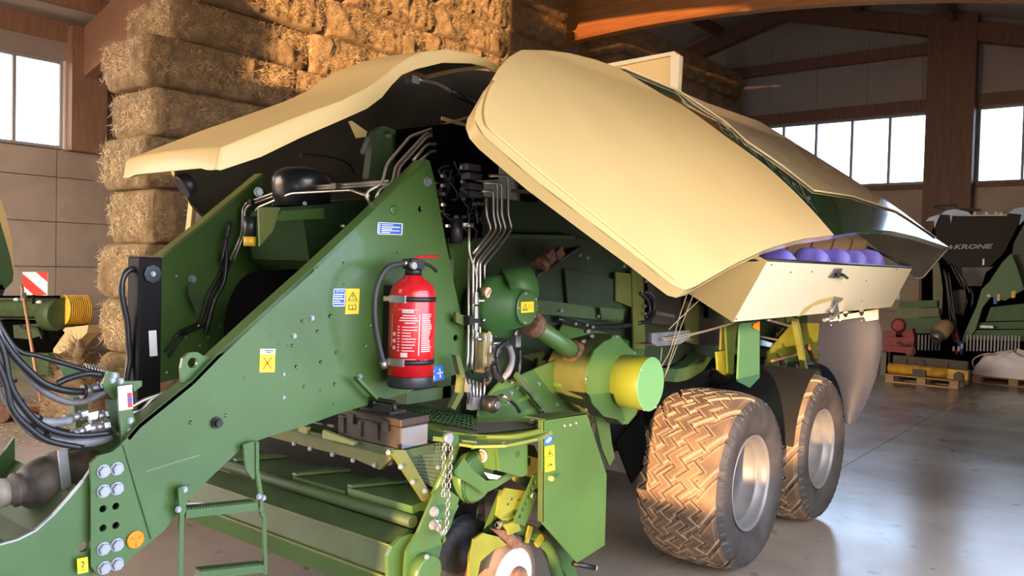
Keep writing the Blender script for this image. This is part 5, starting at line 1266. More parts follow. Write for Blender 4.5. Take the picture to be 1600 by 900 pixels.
# mudflap on its bracket
ym = 7.3
q = pts('y', ym, (1281, 503), (1372, 492), (1378, 520), (1376, 560), (1362, 610), (1345, 648), (1330, 662), (1310, 640), (1290, 600), (1280, 560))
FLAP = mat('grey_rubber_sheet', (.026, .032, .056), .5, spec=.15, var=.2, vscale=2.5)
G = []; A0, A1 = on('y', ym, 1279, 503), on('y', ym, 1375, 493)
rows = [((1280, 505), (1371, 492)), ((1278, 540), (1378, 520)), ((1279, 570), (1378, 548)), ((1288, 605), (1368, 590)), ((1302, 635), (1352, 632)), ((1320, 660), (1335, 662))]
for i, (a, c) in enumerate(rows):
    A, C = on('y', ym, *a), on('y', ym, *c); row = []
    for k in range(9): t = k/8; row.append(A.lerp(C, t)+V((0, -.05*math.sin(t*math.pi)-.012*math.sin(i*1.4), 0)))
    G.append(row)
b = MB(); b.grid(G); b.grid([[p+V((0, .008, 0)) for p in r] for r in G]); mf = obj('mudflap', b, FLAP, baler)
hl = [(1321, 491), (1346, 489)]
b = MB(); 
br = [on('y', ym-.03, *p) for p in [(1296, 493), (1372, 483), (1372, 499), (1297, 510)]]
hs_ = [[on('y', ym-.03, a+dx, c+dy) for dx, dy in ((-3, -4), (3, -5), (4, 0), (2, 5), (-2, 5), (-4, 1))] for a, c in hl]
obj('flap_bracket', MB().plate(br, hs_, (0, .012, 0)), CREAM_W, mf)
for p in [(1299, 508), (1322, 504), (1346, 501), (1360, 499)]: bolt(on('y', ym-.032, *p), mf, BM_SML, (0, -1, 0))
# twine guide with strands of twine
tg = MB(); tg.prism(pts('x', 1.05, (1018, 521), (1078, 516), (1078, 528), (1062, 538), (1028, 541), (1018, 536)), (-.02, 0, 0)); tgo = obj('twine_guide', tg, ZINC, baler)
b = MB(); b.box(tuple(on('x', 1.05, 1018, 536)-V((.12, 0, .01))), tuple(on('x', 1.05, 1082, 534)+V((0, 0, .012)))); obj('guide_tray', b, ZINC, tgo)
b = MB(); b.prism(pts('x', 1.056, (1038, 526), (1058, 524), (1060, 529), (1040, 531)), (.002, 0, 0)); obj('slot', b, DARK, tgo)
TW = mat('twine', (.42, .32, .20), .7)
for P in [[(1034, 529), (1060, 525), (1100, 517), (1145, 504)], [(1036, 531), (1062, 528), (1110, 516), (1147, 505)], [(1075, 455), (1060, 500), (1048, 545), (1032, 575)], [(1084, 458), (1066, 505), (1052, 545), (1038, 590)], [(1096, 466), (1065, 495), (1045, 515)], [(1058, 540), (1048, 565), (1040, 585)], [(1034, 543), (1032, 565)]]:
    obj('twine', MB().tube(pts('x', 1.08, *P), .0035, curve=4, seg=6), TW, tgo)
# dark shelf and bits behind the guide
px_('rail', [(1016, 428), (1062, 440), (1120, 470), (1120, 500), (1062, 492), (1016, 480)], .58, UNDER, parent=baler)
px_('dark_beam', [(1062, 492), (1130, 500), (1130, 540), (1062, 535)], .60, BLACK, parent=baler)
px_('olive_post', [(1070, 470), (1092, 478), (1092, 540), (1072, 535)], .66, OLIVE, parent=baler)
# ---- blue packs of twine in the box
TWB = mat('blue_film', (.24, .22, .90), .4, var=.3, vscale=6, coat=.2)
BL = ['at its front end', 'second from the front', 'third from the front', 'fourth from the front', 'fifth and rearmost']
for k, (cx, top_) in enumerate([(1215, 390), (1268, 388), (1304, 390), (1330, 392), (1356, 391)]):
    q = on('x', xo-.30, cx, top_); rnd = random.Random(k+40); b = MB()
    tri_ = [V((0, -.05, .014)), V((0, .24, -.20)), V((0, -.13, -.20))]; ring_ = []
    for i in range(3):
        p0_, p1_, p2_ = tri_[i-1], tri_[i], tri_[(i+1) % 3]; rc_ = .03 if i == 0 else .05
        s0_, s1_ = p1_+(p0_-p1_).normalized()*rc_, p1_+(p2_-p1_).normalized()*rc_
        for m_ in range(6): t = m_/5; ring_.append(s0_*(1-t)**2+p1_*2*t*(1-t)+s1_*t*t)
        for m_ in range(1, 4): ring_.append(s1_.lerp(p2_+(p1_-p2_).normalized()*(.05 if i < 2 else .03), m_/4))
    cen_ = V((0, .02, -.13)); G = []
    for m_ in range(11):
        x_ = -.14+.28*m_/10; sc = (1-abs(m_/5-1)**4*.45)
        G.append([cen_+(p-cen_)*sc*(1+.06*noise.noise(V((x_*9+k, p.y*9, p.z*9))))+V((x_, .012*noise.noise(V((x_*14, p.y*12, k*3.3))), .0)) for p in ring_])
    b.grid(G, True, True)
    for g_ in (G[0], G[-1]): b.add(g_, [tuple(range(len(g_)))])
    o = thing('twine_pack', 'blue film-wrapped twine pack in the open twine box, %s' % BL[k], 'twine', (q.x, q.y, q.z-.22), 'blue twine packs in the box')
    me = b.mesh('film_wrap'); me.materials.append(TWB)
    w = bpy.data.objects.new('film_wrap', me); w.location = q; link(w, o); WM[w.name] = Matrix.Translation(q)
    b = MB(); b.tube([q+V((.02, -.03, .006)), q+V((.05, -.01, -.012)), q+V((.09, .0, -.03))], .005); obj('twine_end', b, mat('dark_blue_twine', (.03, .04, .2), .6), o)
# ---- decals on the baler
G0 = XP+.001
def dx(x, *c): return [on('x', x, *p) for p in c]
s = Sign(*dx(G0, (590, 347), (629, 349), (589, 366)), near, BLUE, 'instruction_decal')
s.rect(WHITE, .0, .0, 1, .06); s.rect(WHITE, 0, .94, 1, 1); s.rect(WHITE, 0, 0, .04, 1); s.rect(WHITE, .96, 0, 1, 1)
s.rect(WHITE, .16, .16, .62, .22); s.rect(WHITE, .16, .32, .9, .40); s.rect(WHITE, .16, .48, .58, .56); s.rect(WHITE, .16, .62, .88, .70); s.rect(WHITE, .16, .78, .5, .86)
for i in range(5): s.rect(WHITE, .06, .15+i*.16, .11, .23+i*.16)
s.done()
s = Sign(*dx(G0, (521, 451), (540, 451), (519, 479)), near, BLUE, 'stop_decal'); s.rect(WHITE, 0, 0, .06, 1); s.rect(WHITE, .94, 0, 1, 1); s.rect(WHITE, 0, 0, 1, .04); s.rect(WHITE, 0, .95, 1, 1)
s.text(WHITE, 'STOP', .2, .08, .85, .22); s.rect(WHITE, .12, .30, .9, .35); s.rect(WHITE, .12, .42, .8, .47); s.rect(WHITE, .12, .55, .9, .60); s.rect(WHITE, .12, .68, .6, .73); s.rect(WHITE, .12, .8, .9, .85); s.done()
s = Sign(*dx(G0, (541, 451), (562, 451), (539, 491)), near, YELLOW, 'warning_decal'); s.tri(INK, .5, .29, .72, .34, .10); s.rect(INK, .47, .23, .53, .33); s.rect(INK, .47, .36, .53, .39)
s.rect(INK, .22, .64, .26, .82); s.rect(INK, .74, .64, .78, .82); s.rect(INK, .48, .66, .52, .84); s.rect(INK, .22, .80, .78, .83); s.rect(INK, .22, .64, .46, .66); s.rect(INK, .54, .64, .78, .66); s.rect(INK, .05, .51, .95, .52); s.done()
s = Sign(*dx(G0, (406, 545), (430, 545), (405, 582)), near, YELLOW, 'warning_decal'); s.rect(WHITE, 0, 0, 1, .22); s.tri(INK, .2, .11, .22, .15, .12); s.rect(BLUE, .36, .06, .85, .10); s.rect(BLUE, .36, .13, .75, .16)
for a in (1, -1): s.poly(mat('print_orange', (.75, .22, .01), .5), [(.5-a*.28-.05, .36), (.5-a*.28+.05, .36), (.5+a*.28+.05, .86), (.5+a*.28-.05, .86)])
s.done()
s = Sign(*dx(G0, (667, 575), (692, 570), (669, 598)), near, BLUE, 'spanner_decal'); 
for cy in (.28, .72):
    for k in range(16):
        a0, a1 = 2*math.pi*k/16, 2*math.pi*(k+1)/16; s.poly(WHITE, [(.24+.17*math.cos(a0), cy+.2*math.sin(a0)), (.24+.17*math.cos(a1), cy+.2*math.sin(a1)), (.24+.12*math.cos(a1), cy+.14*math.sin(a1)), (.24+.12*math.cos(a0), cy+.14*math.sin(a0))])
    s.poly(WHITE, [(.18, cy-.05), (.30, cy-.05), (.24, cy+.08)])
s.rect(WHITE, .74, .2, .80, .42); s.rect(WHITE, .60, .47, .94, .54); s.rect(WHITE, .74, .60, .80, .82); s.done()
s = Sign(*dx(G0, (120, 873), (137, 870), (121, 897)), tongue, YELLOW, 'hook_decal'); 
for k in range(10):
    a0, a1 = -2.6+k*.36, -2.6+(k+1)*.36; s.poly(INK, [(.48+.16*math.cos(a0), .36+.13*math.sin(a0)), (.48+.16*math.cos(a1), .36+.13*math.sin(a1)), (.48+.08*math.cos(a1), .36+.06*math.sin(a1)), (.48+.08*math.cos(a0), .36+.06*math.sin(a0))])
s.poly(INK, [(.46, .46), (.56, .46), (.50, .66), (.42, .66)]); s.rect(INK, .28, .76, .66, .79); s.done()
b = MB(); q = on('x', XP+.012, 211, 843); b.lathe(q, (.008, 0, 0), [(0, .031), (.7, .031), (1, .026)], 24); rf = obj('round_reflector', b, ORANGE, near, label='orange round reflector')
b = MB()
for k in range(3):
    a = .5+k*2.09; b.bar(q+V((.009, math.cos(a)*.006, math.sin(a)*.006)), q+V((.009, math.cos(a)*.024, math.sin(a)*.024)), .003, .002, up=(1, 0, 0))
obj('reflector_rib', b, mat('deep_orange', (.7, .13, .01), .3), rf)
s = Sign(*dx(dc.x+.014, (814, 472), (834, 471), (814, 489)), gb, YELLOW, 'warning_decal'); s.tri(INK, .30, .48, .42, .66, .12); s.rect(INK, .2, .64, .4, .72); s.rect(mat('print_orange', (.75, .22, .01), .5), .6, .3, .66, .66); s.rect(MATS['print_orange'], .74, .3, .9, .36); s.rect(MATS['print_orange'], .74, .55, .9, .61); s.done()
s = Sign(*dx(1.252, (850, 681), (863, 679), (850, 696)), shp, BLUE, 'foot_decal'); s.poly(WHITE, [(.2, .55), (.6, .25), (.85, .3), (.8, .55), (.45, .75), (.2, .75)]); s.done()
s = Sign(*dx(1.252, (851, 698), (866, 695), (852, 738)), shp, YELLOW, 'warning_decal'); s.tri(INK, .5, .28, .72, .32, .10); s.rect(INK, .42, .25, .56, .36); s.rect(MATS['print_orange'], .15, .68, .5, .82); s.poly(INK, [(.5, .7), (.85, .74), (.5, .80)]); s.done()
# ---- coupling bracket with hoses at the front
hb = XP-.03
b = MB(); b.prism(pts('x', hb, (185, 603), (205, 600), (207, 645), (214, 662), (200, 684), (190, 690), (186, 640)), (-.012, 0, 0)); brk = obj('coupling_bracket', b, GREEN, baler)
s = Sign(*dx(hb+.002, (184, 604), (206, 601), (186, 642)), brk, WHITE, 'coupling_label')
s.rect(RED, .62, .32, .95, .52); s.rect(BLUE, .62, .52, .95, .70); s.rect(RED, .62, .70, .95, .92); s.done()
for p in [(203, 657), (203, 673)]: bolt(on('x', hb+.001, *p), brk, BM_MID)
b = MB(); b.prism(pts('x', hb-.05, (168, 580), (186, 582), (190, 600), (185, 620), (178, 626), (164, 608), (160, 600)), (-.010, 0, 0)); sp = obj('socket_plate', b, GREEN, brk)
for p in [(178, 587), (175, 594), (188, 596)]: bolt(on('x', hb-.05, *p), sp, BM_MID)
b = MB(); b.prism(pts('x', hb-.05, (186, 596), (222, 595), (222, 603), (210, 612), (206, 600), (188, 603)), (-.010, 0, 0)); obj('holder_arm', b, GREEN, sp)
b = MB(); b.prism(pts('x', hb-.10, (170, 625), (186, 625), (187, 680), (172, 660)), (-.03, 0, 0)); obj('bracket_back', b, GREEN_D, brk)
def hz(n, px, py):   # hoses fan out sideways
    return on('x', n, px, py)
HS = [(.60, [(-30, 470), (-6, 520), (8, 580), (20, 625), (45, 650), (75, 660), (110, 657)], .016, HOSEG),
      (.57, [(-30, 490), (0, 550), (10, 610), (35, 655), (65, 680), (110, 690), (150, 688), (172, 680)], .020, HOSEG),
      (.54, [(-30, 500), (0, 570), (22, 630), (60, 660), (95, 675), (125, 678)], .014, RUBBER),
      (.62, [(-30, 480), (4, 545), (16, 600), (40, 640), (72, 668), (120, 680), (175, 676)], .011, RUBBER),
      (.50, [(-30, 470), (10, 540), (40, 575), (75, 602), (120, 612), (160, 606)], .013, RUBBER),
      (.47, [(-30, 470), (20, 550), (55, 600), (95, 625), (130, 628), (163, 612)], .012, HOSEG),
      (.44, [(-30, 450), (20, 540), (60, 556), (100, 568), (140, 580), (165, 586)], .009, RUBBER),
      (.64, [(-30, 510), (6, 590), (20, 640), (50, 672), (80, 690), (130, 700)], .010, RUBBER),
      (.46, [(88, 600), (105, 592), (135, 584), (160, 586)], .012, RUBBER)]
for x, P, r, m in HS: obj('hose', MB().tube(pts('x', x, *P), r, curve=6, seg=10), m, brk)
for x, P in [(.58, ((100, 657), (136, 646))), (.61, ((112, 680), (140, 667))), (.61, ((138, 670), (170, 664))), (.55, ((140, 655), (172, 645))), (.5, ((130, 612), (165, 600)))]:
    A, Bq = on('x', x, *P[0]), on('x', x, *P[1]); d = Bq-A; b = MB(); b.cyl(A, A+d*.35, .017); b.cyl(A+d*.35, A+d*.7, .013); b.cyl(A+d*.7, Bq, .018, seg=6, smooth=False); obj('quick_coupler', b, ZINC, brk)
for x, P, u in [(.60, (12, 595), (1, 3)), (.58, (24, 628), (2, 3)), (.6, (54, 658), (3, 2)), (.6, (72, 676), (3, 1)), (.5, (128, 612), (4, 0))]:
    q = on('x', x, *P); d = (on('x', x, P[0]+u[0]*4, P[1]+u[1]*4)-q).normalized()*.010; obj('cable_tie', MB().lathe(q, d, [(0, .026), (1, .026)], 12), BLACK, brk)
obj('paper_tag', MB().prism(pts('x', .64, (136, 646), (154, 642), (152, 654), (140, 656)), (.001, 0, 0)), WHITE, brk)
b = MB(); b.tube(pts('x', .60, (205, 636), (225, 625), (245, 618), (262, 612)), .007, curve=4); b.tube(pts('x', .60, (206, 645), (222, 640), (240, 622), (262, 618)), .006, curve=4); obj('hydraulic_pipe', b, PIPE, brk)
sp_ = MB(); A, Bq = on('x', .2, 132, 575), on('x', .2, 168, 582); d = (Bq-A); P = []
for i in range(97):
    a = i/96*8*2*math.pi; P.append(A+d*(i/96)+V((math.cos(a)*.018, 0, math.sin(a)*.018)))
obj('coil_spring', sp_.tube(P, .003, seg=6), STEEL, brk)
obj('spring_stay', MB().prism(pts('x', .2, (92, 572), (100, 568), (118, 572), (132, 578), (122, 590), (100, 592)), (.01, 0, 0)), GREEN, brk)
b = MB(); b.bar(on('x', .3, 120, 618), on('x', .3, 126, 690), .06, .05); obj('stand', b, OLIVE, brk)
# ---- fire extinguisher on the drawbar plate
xf = XP+.145
ex0, ex1 = on('x', xf, 640, 604), on('x', xf, 645, 430)
L = (ex1.z-ex0.z); bx0 = V((xf, (ex0.y+ex1.y)/2, ex0.z))
rr = 36.3*(bx0-CAM_POS).dot(CF)/CAM_F
ext = thing('fire_extinguisher', 'red powder fire extinguisher strapped to the green drawbar plate', 'extinguisher', bx0)
d = V((ex1.x-ex0.x, ex1.y-ex0.y, ex1.z-ex0.z))
b = MB(); b.lathe(bx0, d, [(.10, rr), (.5, rr), (.80, rr), (.86, rr*.97), (.91, rr*.86), (.95, rr*.66), (.975, rr*.45), (1.0, rr*.40)], 40); cyl_ = obj('cylinder', b, FIRE, ext)
obj('foot', MB().lathe(bx0, d, [(0, rr*.93), (.02, rr*1.0), (.11, rr*1.0), (.12, rr*.97)], 40), mat('black_boot', (.02, .022, .028), .4), ext)
for t in (.235, .79):
    b = MB(); b.lathe(bx0+d*(t-.022), d*.044, [(0, rr*1.015), (1, rr*1.015)], 40); stp = obj('strap', b, BLACK, ext)
    q = bx0+d*t
    lat = V((0, -1, 0)); out = (CAM_POS-q); out.z = 0; out.normalize(); sd_ = out.cross(V((0, 0, 1))).normalized()
    cc = q+out*rr*1.02-sd_*(-rr*.0)
    left = V((CF.y, -CF.x, 0)).normalized()*-1
    c2 = q+(out*.80+left*.60)*rr*1.03
    tang = V((-(c2-q).y, (c2-q).x, 0)).normalized(); nn = (c2-q).normalized()
    b = MB(); b.obox(c2, tang*rr*.42, nn*.008, d.normalized()*.016); b.obox(c2-tang*rr*.5+nn*.006, tang*rr*.2, nn*.006, d.normalized()*.010); bk = obj('buckle', b, STEEL, stp)
b = MB(); b.cyl(bx0+d*1.0, bx0+d*1.06, rr*.36); b.cyl(bx0+d*1.06, bx0+d*1.15, rr*.26, rr*.2); b.obox(bx0+d*1.10, (.03, 0, 0), (0, .04, 0), (0, 0, .022)); vlv = obj('valve', b, BLACK, ext)
b = MB(); b.lathe(on('x', xf+.03, 643, 415), (.02, 0, 0), [(0, .018), (1, .016)], 18); obj('gauge', b, ZINC, vlv)
b = MB(); b.tube(pts('x', xf, (640, 412), (652, 403), (668, 401), (684, 401)), .007, curve=4); b.obox(on('x', xf, 644, 408), (.012, 0, 0), (0, .03, 0), (0, 0, .008)); obj('trigger_lever', b, FIRE, ext)
b = MB(); b.tube(pts('x', xf, (648, 410), (660, 411), (673, 416), (682, 424)), .008, curve=4); obj('carry_handle', b, BLACK, ext)
b = MB(); b.tube(pts('x', xf, (634, 412), (620, 413), (606, 418), (595, 432), (588, 452), (585, 475), (586, 505), (591, 535), (597, 560), (600, 570)), .013, curve=5, seg=10); hs = obj('discharge_hose', b, mat('grey_black_hose', (.03, .032, .03), .5), ext)
obj('hose_ferrule', MB().cyl(on('x', xf, 598, 564), on('x', xf, 601, 575), .014), STEEL, hs); obj('hose_ferrule', MB().cyl(on('x', xf, 630, 412), on('x', xf, 638, 411), .013), STEEL, hs)
obj('back_bracket', MB().box((XP, bx0.y-.04, bx0.z+.05), (xf-rr*.9, bx0.y+.04, bx0.z+L*.9)), BLACK, ext)
# wrap-around label printed on the cylinder
import math as _m
th0 = _m.atan2(CAM_POS.y-bx0.y, CAM_POS.x-bx0.x)
dn = d.normalized()
def cylp(a, t, r=1.0): return bx0+d*t+V((_m.cos(th0+a), _m.sin(th0+a), 0))*rr*r
def cyl_patch(mb, a0, a1, t0, t1, r=1.006):
    n = max(2, int(abs(a1-a0)/.12)+1); mb.grid([[cylp(a0+(a1-a0)*i/n, t, r) for i in range(n+1)] for t in (t0, t1)], False)
lb = MB(); rnd = random.Random(2)
# +a runs towards picture right
for (a0, a1, t0, t1) in [(-.62, .30, .700, .704), (.30, .34, .30, .66), (-.98, -.94, .38, .66)]: cyl_patch(lb, a0, a1, t0, t1)
for k, (a0, a1) in enumerate([(-.40, .12), (-.5, .22), (-.55, .28), (-.3, .15)]): cyl_patch(lb, a0, a1, .645-k*.022, .655-k*.022)
for k in range(9):
    t = .545-k*.026; cyl_patch(lb, -.62, -.52, t, t+.010); cyl_patch(lb, -.42, -.05+rnd.random()*.3, t, t+.008)
for k in range(19): t = .655-k*.018; cyl_patch(lb, .42, .80+rnd.random()*.2, t, t+.009)
cyl_patch(lb, -.45, -.15, .285, .325); cyl_patch(lb, -.6, .2, .245+.02, .268); cyl_patch(lb, .42, .52, .25, .26); cyl_patch(lb, .6, .75, .25, .26)
for k in range(3): cyl_patch(lb, -.88, -.72, .47-k*.06, .50-k*.06)
for k in range(2): cyl_patch(lb, .25, .6, .86-k*.025, .863-k*.025)
obj('printed_label', lb, mat('label_pink_white', (.85, .62, .62), .5), cyl_)
lb = MB(); cyl_patch(lb, -.42, .06, .672, .700, 1.008); pl_ = obj('name_plate', lb, WHITE, cyl_)
vs, fs = text_polys('GLORIA'); lb = MB(); lb.add([cylp(-.38+.40*x, .677+.018*y, 1.012) for x, y in vs], fs); obj('lettering', lb, INK, cyl_)
# ---- toolbox on the step
tx = .955
A, Bq, Cq = on('x', tx, 528, 687), on('x', tx, 625, 702), on('x', tx, 527, 634)
z0 = 1.19; 
f0 = on('y', 2.30, 528, 685)
# a lateral box: long side faces the front of the machine
yt = 2.42
a = on('y', yt, 527, 684); c = on('y', yt, 626, 703); at_ = on('y', yt, 527, 634); ct = on('y', yt, 626, 655)
zb_ = (c.z); zt_ = (ct.z); ye = on('x', c.x, 668, 688).y
tbx = thing('toolbox', 'dusty black plastic toolbox resting on the service step', 'toolbox', ((a.x+c.x)/2, (yt+ye)/2, zb_))
b = MB(); b.hexa([V((a.x, yt, zb_)), V((c.x, yt, zb_)), V((c.x, ye, zb_)), V((a.x, ye, zb_)), V((a.x, yt, zt_-.035)), V((c.x, yt, zt_-.035)), V((c.x, ye, zt_-.035)), V((a.x, ye, zt_-.035))]); obj('box_body', b, BROWNP, tbx, bevel=.006)
obj('end_face', MB().box((c.x+.0, yt+.004, zb_+.004), (c.x+.003, ye-.004, zt_-.04)), GREYP, tbx, label='grey end of the box')  # grey sheet over the outer end, paler than the body
b = MB(); b.box((a.x-.006, yt-.006, zt_-.034), (c.x+.006, ye+.006, zt_)); lid = obj('lid', b, BROWNP, tbx, bevel=.006)
w = c.x-a.x
for t in (.08, .36, .62): obj('rib', MB().box((a.x+w*t, yt-.010, zb_+.02), (a.x+w*t+.02, yt, zt_-.04)), BROWNP, tbx)
for t in (.2, .75): obj('catch', MB().box((a.x+w*t, yt-.016, zt_-.06), (a.x+w*t+.04, yt-.004, zt_-.015)), BLACK, lid)
b = MB(); ym_ = (yt+ye)/2; b.tube([V((a.x+w*.3, ym_, zt_)), V((a.x+w*.33, ym_, zt_+.045)), V((a.x+w*.68, ym_, zt_+.045)), V((a.x+w*.71, ym_, zt_))], .012); b.box((a.x+w*.28, ym_-.05, zt_), (a.x+w*.75, ym_+.05, zt_+.012)); obj('carry_handle', b, BLACK, lid)
b = MB(); b.box((a.x-.02, yt-.005, zb_-.035), (c.x+.02, ye+.02, zb_)); obj('box_shelf', b, GREEN_D, deck)
b = MB(); b.bar(on('x', .75, 556, 590), on('x', .75, 592, 628), .012, .03, up=(1, 0, 0)); obj('box_bracket', b, GREEN, deck)
# ================================================================ MACHINE WITH THE KRONE HEADBOARD
yk = 19.3
def P_(y, *ps): return pts('y', y, *ps)
def slab(name, y, P, t, m, parent, **k): return obj(name, MB().prism(P_(y, *P), (0, t, 0)), m, parent, **k)
kb_ = on('y', yk, 1525, 590)
wagon = thing('harvest_machine', 'green farm machine with a dark KRONE headboard, parked behind the pallets', 'farm machine', (kb_.x, yk+1, 0))
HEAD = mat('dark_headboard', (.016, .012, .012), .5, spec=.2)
LBL = mat('pale_blue_cap', (.30, .48, .85), .3)
hd = slab('headboard', yk, [(1469, 337), (1487, 337), (1573, 337), (1577, 333), (1596, 334), (1590, 353), (1568, 396), (1541, 422), (1534, 447), (1504, 447), (1495, 425), (1470, 400), (1460, 358)], .06, HEAD, wagon)
b = MB(); vs, fs = text_polys('KRONE', .28, .035)
A, Bq, D = P_(yk-.006, (1490, 389.5), (1552, 388.5), (1490, 382))
b.add([A+(Bq-A)*x+(D-A)*y for x, y in vs], fs); obj('lettering', b, mat('grey_lettering', (.30, .30, .29), .4), hd)
b = MB(); q = P_(yk-.006, (1482, 386), (1486, 382), (1489, 386), (1485, 390)); b.prism(q, (0, .004, 0)); obj('emblem', b, MATS['grey_lettering'], hd)
slab('top_edge', yk-.02, [(1488, 337.5), (1488, 336), (1573, 335), (1573, 337)], .05, WHITE, hd)
slab('lower_board', yk-.03, [(1503, 418), (1552, 417), (1540, 426), (1534, 447), (1506, 447)], .05, BLACK, hd)
slab('pull_handle', yk-.02, [(1535, 405), (1538, 404), (1538, 414), (1535, 414)], .02, ZINC, hd)
for P in [[(1470, 335), (1478, 329), (1493, 326.5), (1507, 330), (1515, 336), (1488, 336.5), (1486, 349), (1484, 336)], [(1446, 346), (1452, 340), (1469, 334.5), (1460, 357), (1459, 345)], [(1576, 333), (1585, 326), (1600, 323.5), (1640, 324), (1640, 345), (1600, 344), (1592, 352), (1596, 335)]]:
    slab('cap', yk-.04, P, .35, LBL, wagon)
b = MB(); b.tube(P_(yk+.1, (1459, 325), (1461, 322), (1493, 320), (1494, 319)), .025); b.tube(P_(yk+.1, (1494, 319), (1495, 327)), .02); b.tube(P_(yk+.1, (1459, 324), (1478, 328)), .02); b.tube(P_(yk+.1, (1500, 327), (1530, 328), (1533, 327)), .025); obj('handrail', b, UNDER, wagon)
for x_ in (1523, 1541, 1556, 1564): slab('clearance_lamp', yk+.02, [(x_-2.5, 336), (x_-2.5, 332), (x_, 330.5), (x_+2.5, 332), (x_+2.5, 336)], .05, mat('amber_pale', (.75, .55, .35), .4), wagon)
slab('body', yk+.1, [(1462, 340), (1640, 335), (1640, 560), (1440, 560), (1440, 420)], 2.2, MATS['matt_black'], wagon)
GK = mat('wagon_green', (.05, .14, .04), .5, var=.25, vscale=2)
slab('side_shield', yk-.35, [(1600, 350), (1584, 380), (1581, 400), (1593, 430), (1600, 445), (1640, 460), (1640, 330)], .03, mat('hood_green_shaded', (.045, .075, .045), .5), wagon)  # hood green darkened, shade put into the colour
slab('drawbar_beam', yk-.6, [(1500, 541), (1505, 525), (1526, 478), (1534, 452), (1546, 440), (1566, 410), (1580, 396), (1590, 420), (1600, 452), (1570, 470), (1548, 464), (1535, 480), (1524, 515), (1512, 532)], .15, mat('wagon_green_lit', (.075, .19, .075), .45), wagon)  # brighter copy of the machine's green, painted as lit
slab('drawbar_beam', yk-.3, [(1457, 412), (1467, 410), (1473, 450), (1472, 490), (1467, 500), (1458, 470)], .12, OLIVE, wagon)
for i, P in enumerate([[(1406, 471), (1464, 469), (1464, 480), (1404, 482)], [(1402, 483), (1466, 481), (1468, 495), (1400, 496)], [(1398, 497), (1470, 496), (1472, 521), (1396, 521)]]): slab('pickup_panel', yk-.4-.06*i, P, .05, GK if i != 1 else OLIVE, wagon)
for i, P in enumerate([[(1548, 480), (1640, 470), (1640, 500), (1540, 502)], [(1530, 504), (1640, 501), (1640, 514), (1526, 514)], [(1522, 516), (1640, 515), (1640, 535), (1514, 530)]]): slab('pickup_panel', yk-.4-.06*i, P, .05, GK, wagon)
TINE = bpy.data.meshes.new('tine'); 
b = MB(); b.box((-.014, -.01, -.16), (.014, .01, .16)); TINE = b.mesh('tine'); TINE.materials.append(FRAME)
for k in range(31):
    x_ = 1430+k*5.4
    if 1470 < x_ < 1510: continue
    o = bpy.data.objects.new('tine', TINE); o.location = on('y', yk-.62, x_, 535+(x_-1430)*.012); link(o, wagon)
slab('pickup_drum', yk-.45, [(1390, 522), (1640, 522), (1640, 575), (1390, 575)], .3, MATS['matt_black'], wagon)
q = on('y', yk-.9, 1482, 505); b = MB(); b.lathe(q, (-.10, -.35, -.22), [(0, .10), (.3, .16), (.9, .17), (1, .12)], 20); cn = obj('shaft_cone', b, mat('tan_cone', (.48, .34, .20), .6), wagon)
b = MB(); b.lathe(q+V((-.10, -.35, -.22)), (-.04, -.15, -.1), [(0, .09), (.5, .13), (1, .08)], 12); obj('shaft_joint', b, ZINC, cn)
for k, P in enumerate([[(1478, 425), (1482, 455), (1488, 490), (1496, 530), (1500, 552)], [(1482, 425), (1486, 450), (1491, 490), (1499, 535), (1503, 556)], [(1475, 420), (1480, 450), (1485, 500), (1492, 540)], [(1490, 415), (1500, 430), (1510, 445), (1516, 460)], [(1485, 412), (1494, 430), (1504, 450)], [(1496, 425), (1506, 445), (1508, 470), (1500, 490)], [(1515, 450), (1520, 460), (1518, 480)]]):
    obj('hose', MB().tube(P_(yk-.75, *P), .022, curve=4), RUBBER, wagon)
slab('pump_block', yk-.5, [(1488, 455), (1505, 452), (1512, 470), (1504, 492), (1490, 490), (1484, 470)], .2, UNDER, wagon)
for p, m in [((1493, 523), RED), ((1494, 531), RED), ((1498, 545), WHITE), ((1500, 537), BLUE), ((1502, 549), BLUE), ((1490, 545), WHITE), ((1495, 550), RED), ((1503, 541), WHITE)]:
    q = on('y', yk-.76, *p); obj('coupler', MB().cyl(q-V((0, 0, .05)), q+V((0, 0, .05)), .024, seg=8), m, wagon)
for P, m in [([(1542, 460), (1547, 460), (1547, 464), (1542, 464)], WHITE), ([(1552, 463), (1558, 462), (1558, 475), (1552, 475)], BLUE), ([(1558, 460), (1562, 459), (1562, 470), (1558, 470)], YELLOW), ([(1580, 455), (1587, 454), (1586, 465), (1580, 466)], YELLOW)]:
    slab('decal', yk-.61, P, .01, m, wagon)
slab('white_lamp', yk-.3, [(1394, 455), (1406, 453), (1406, 468), (1397, 468)], .05, WHITE, wagon)
b = MB(); b.bar(on('y', yk-.62, 1532, 510), on('y', yk-.62, 1552, 511), .06, .05); obj('step', b, ZINC, wagon)
for x_ in (1420, 1620):
    q = on('z', .5, x_, 575); q = V((on('y', yk+1.2, x_, 560).x, yk+1.2, .45)); obj('wheel', MB().lathe(q-V((.2, 0, 0)), (.4, 0, 0), [(0, .3), (.1, .44), (.9, .44), (1, .3)], 24), TYRES, wagon)
b = MB(); q = on('y', yk-.7, 1500, 560); b.bar((q.x, yk-.7, 0), (q.x, yk-.7, .6), .08, .08); obj('stand', b, MATS['matt_black'], wagon)
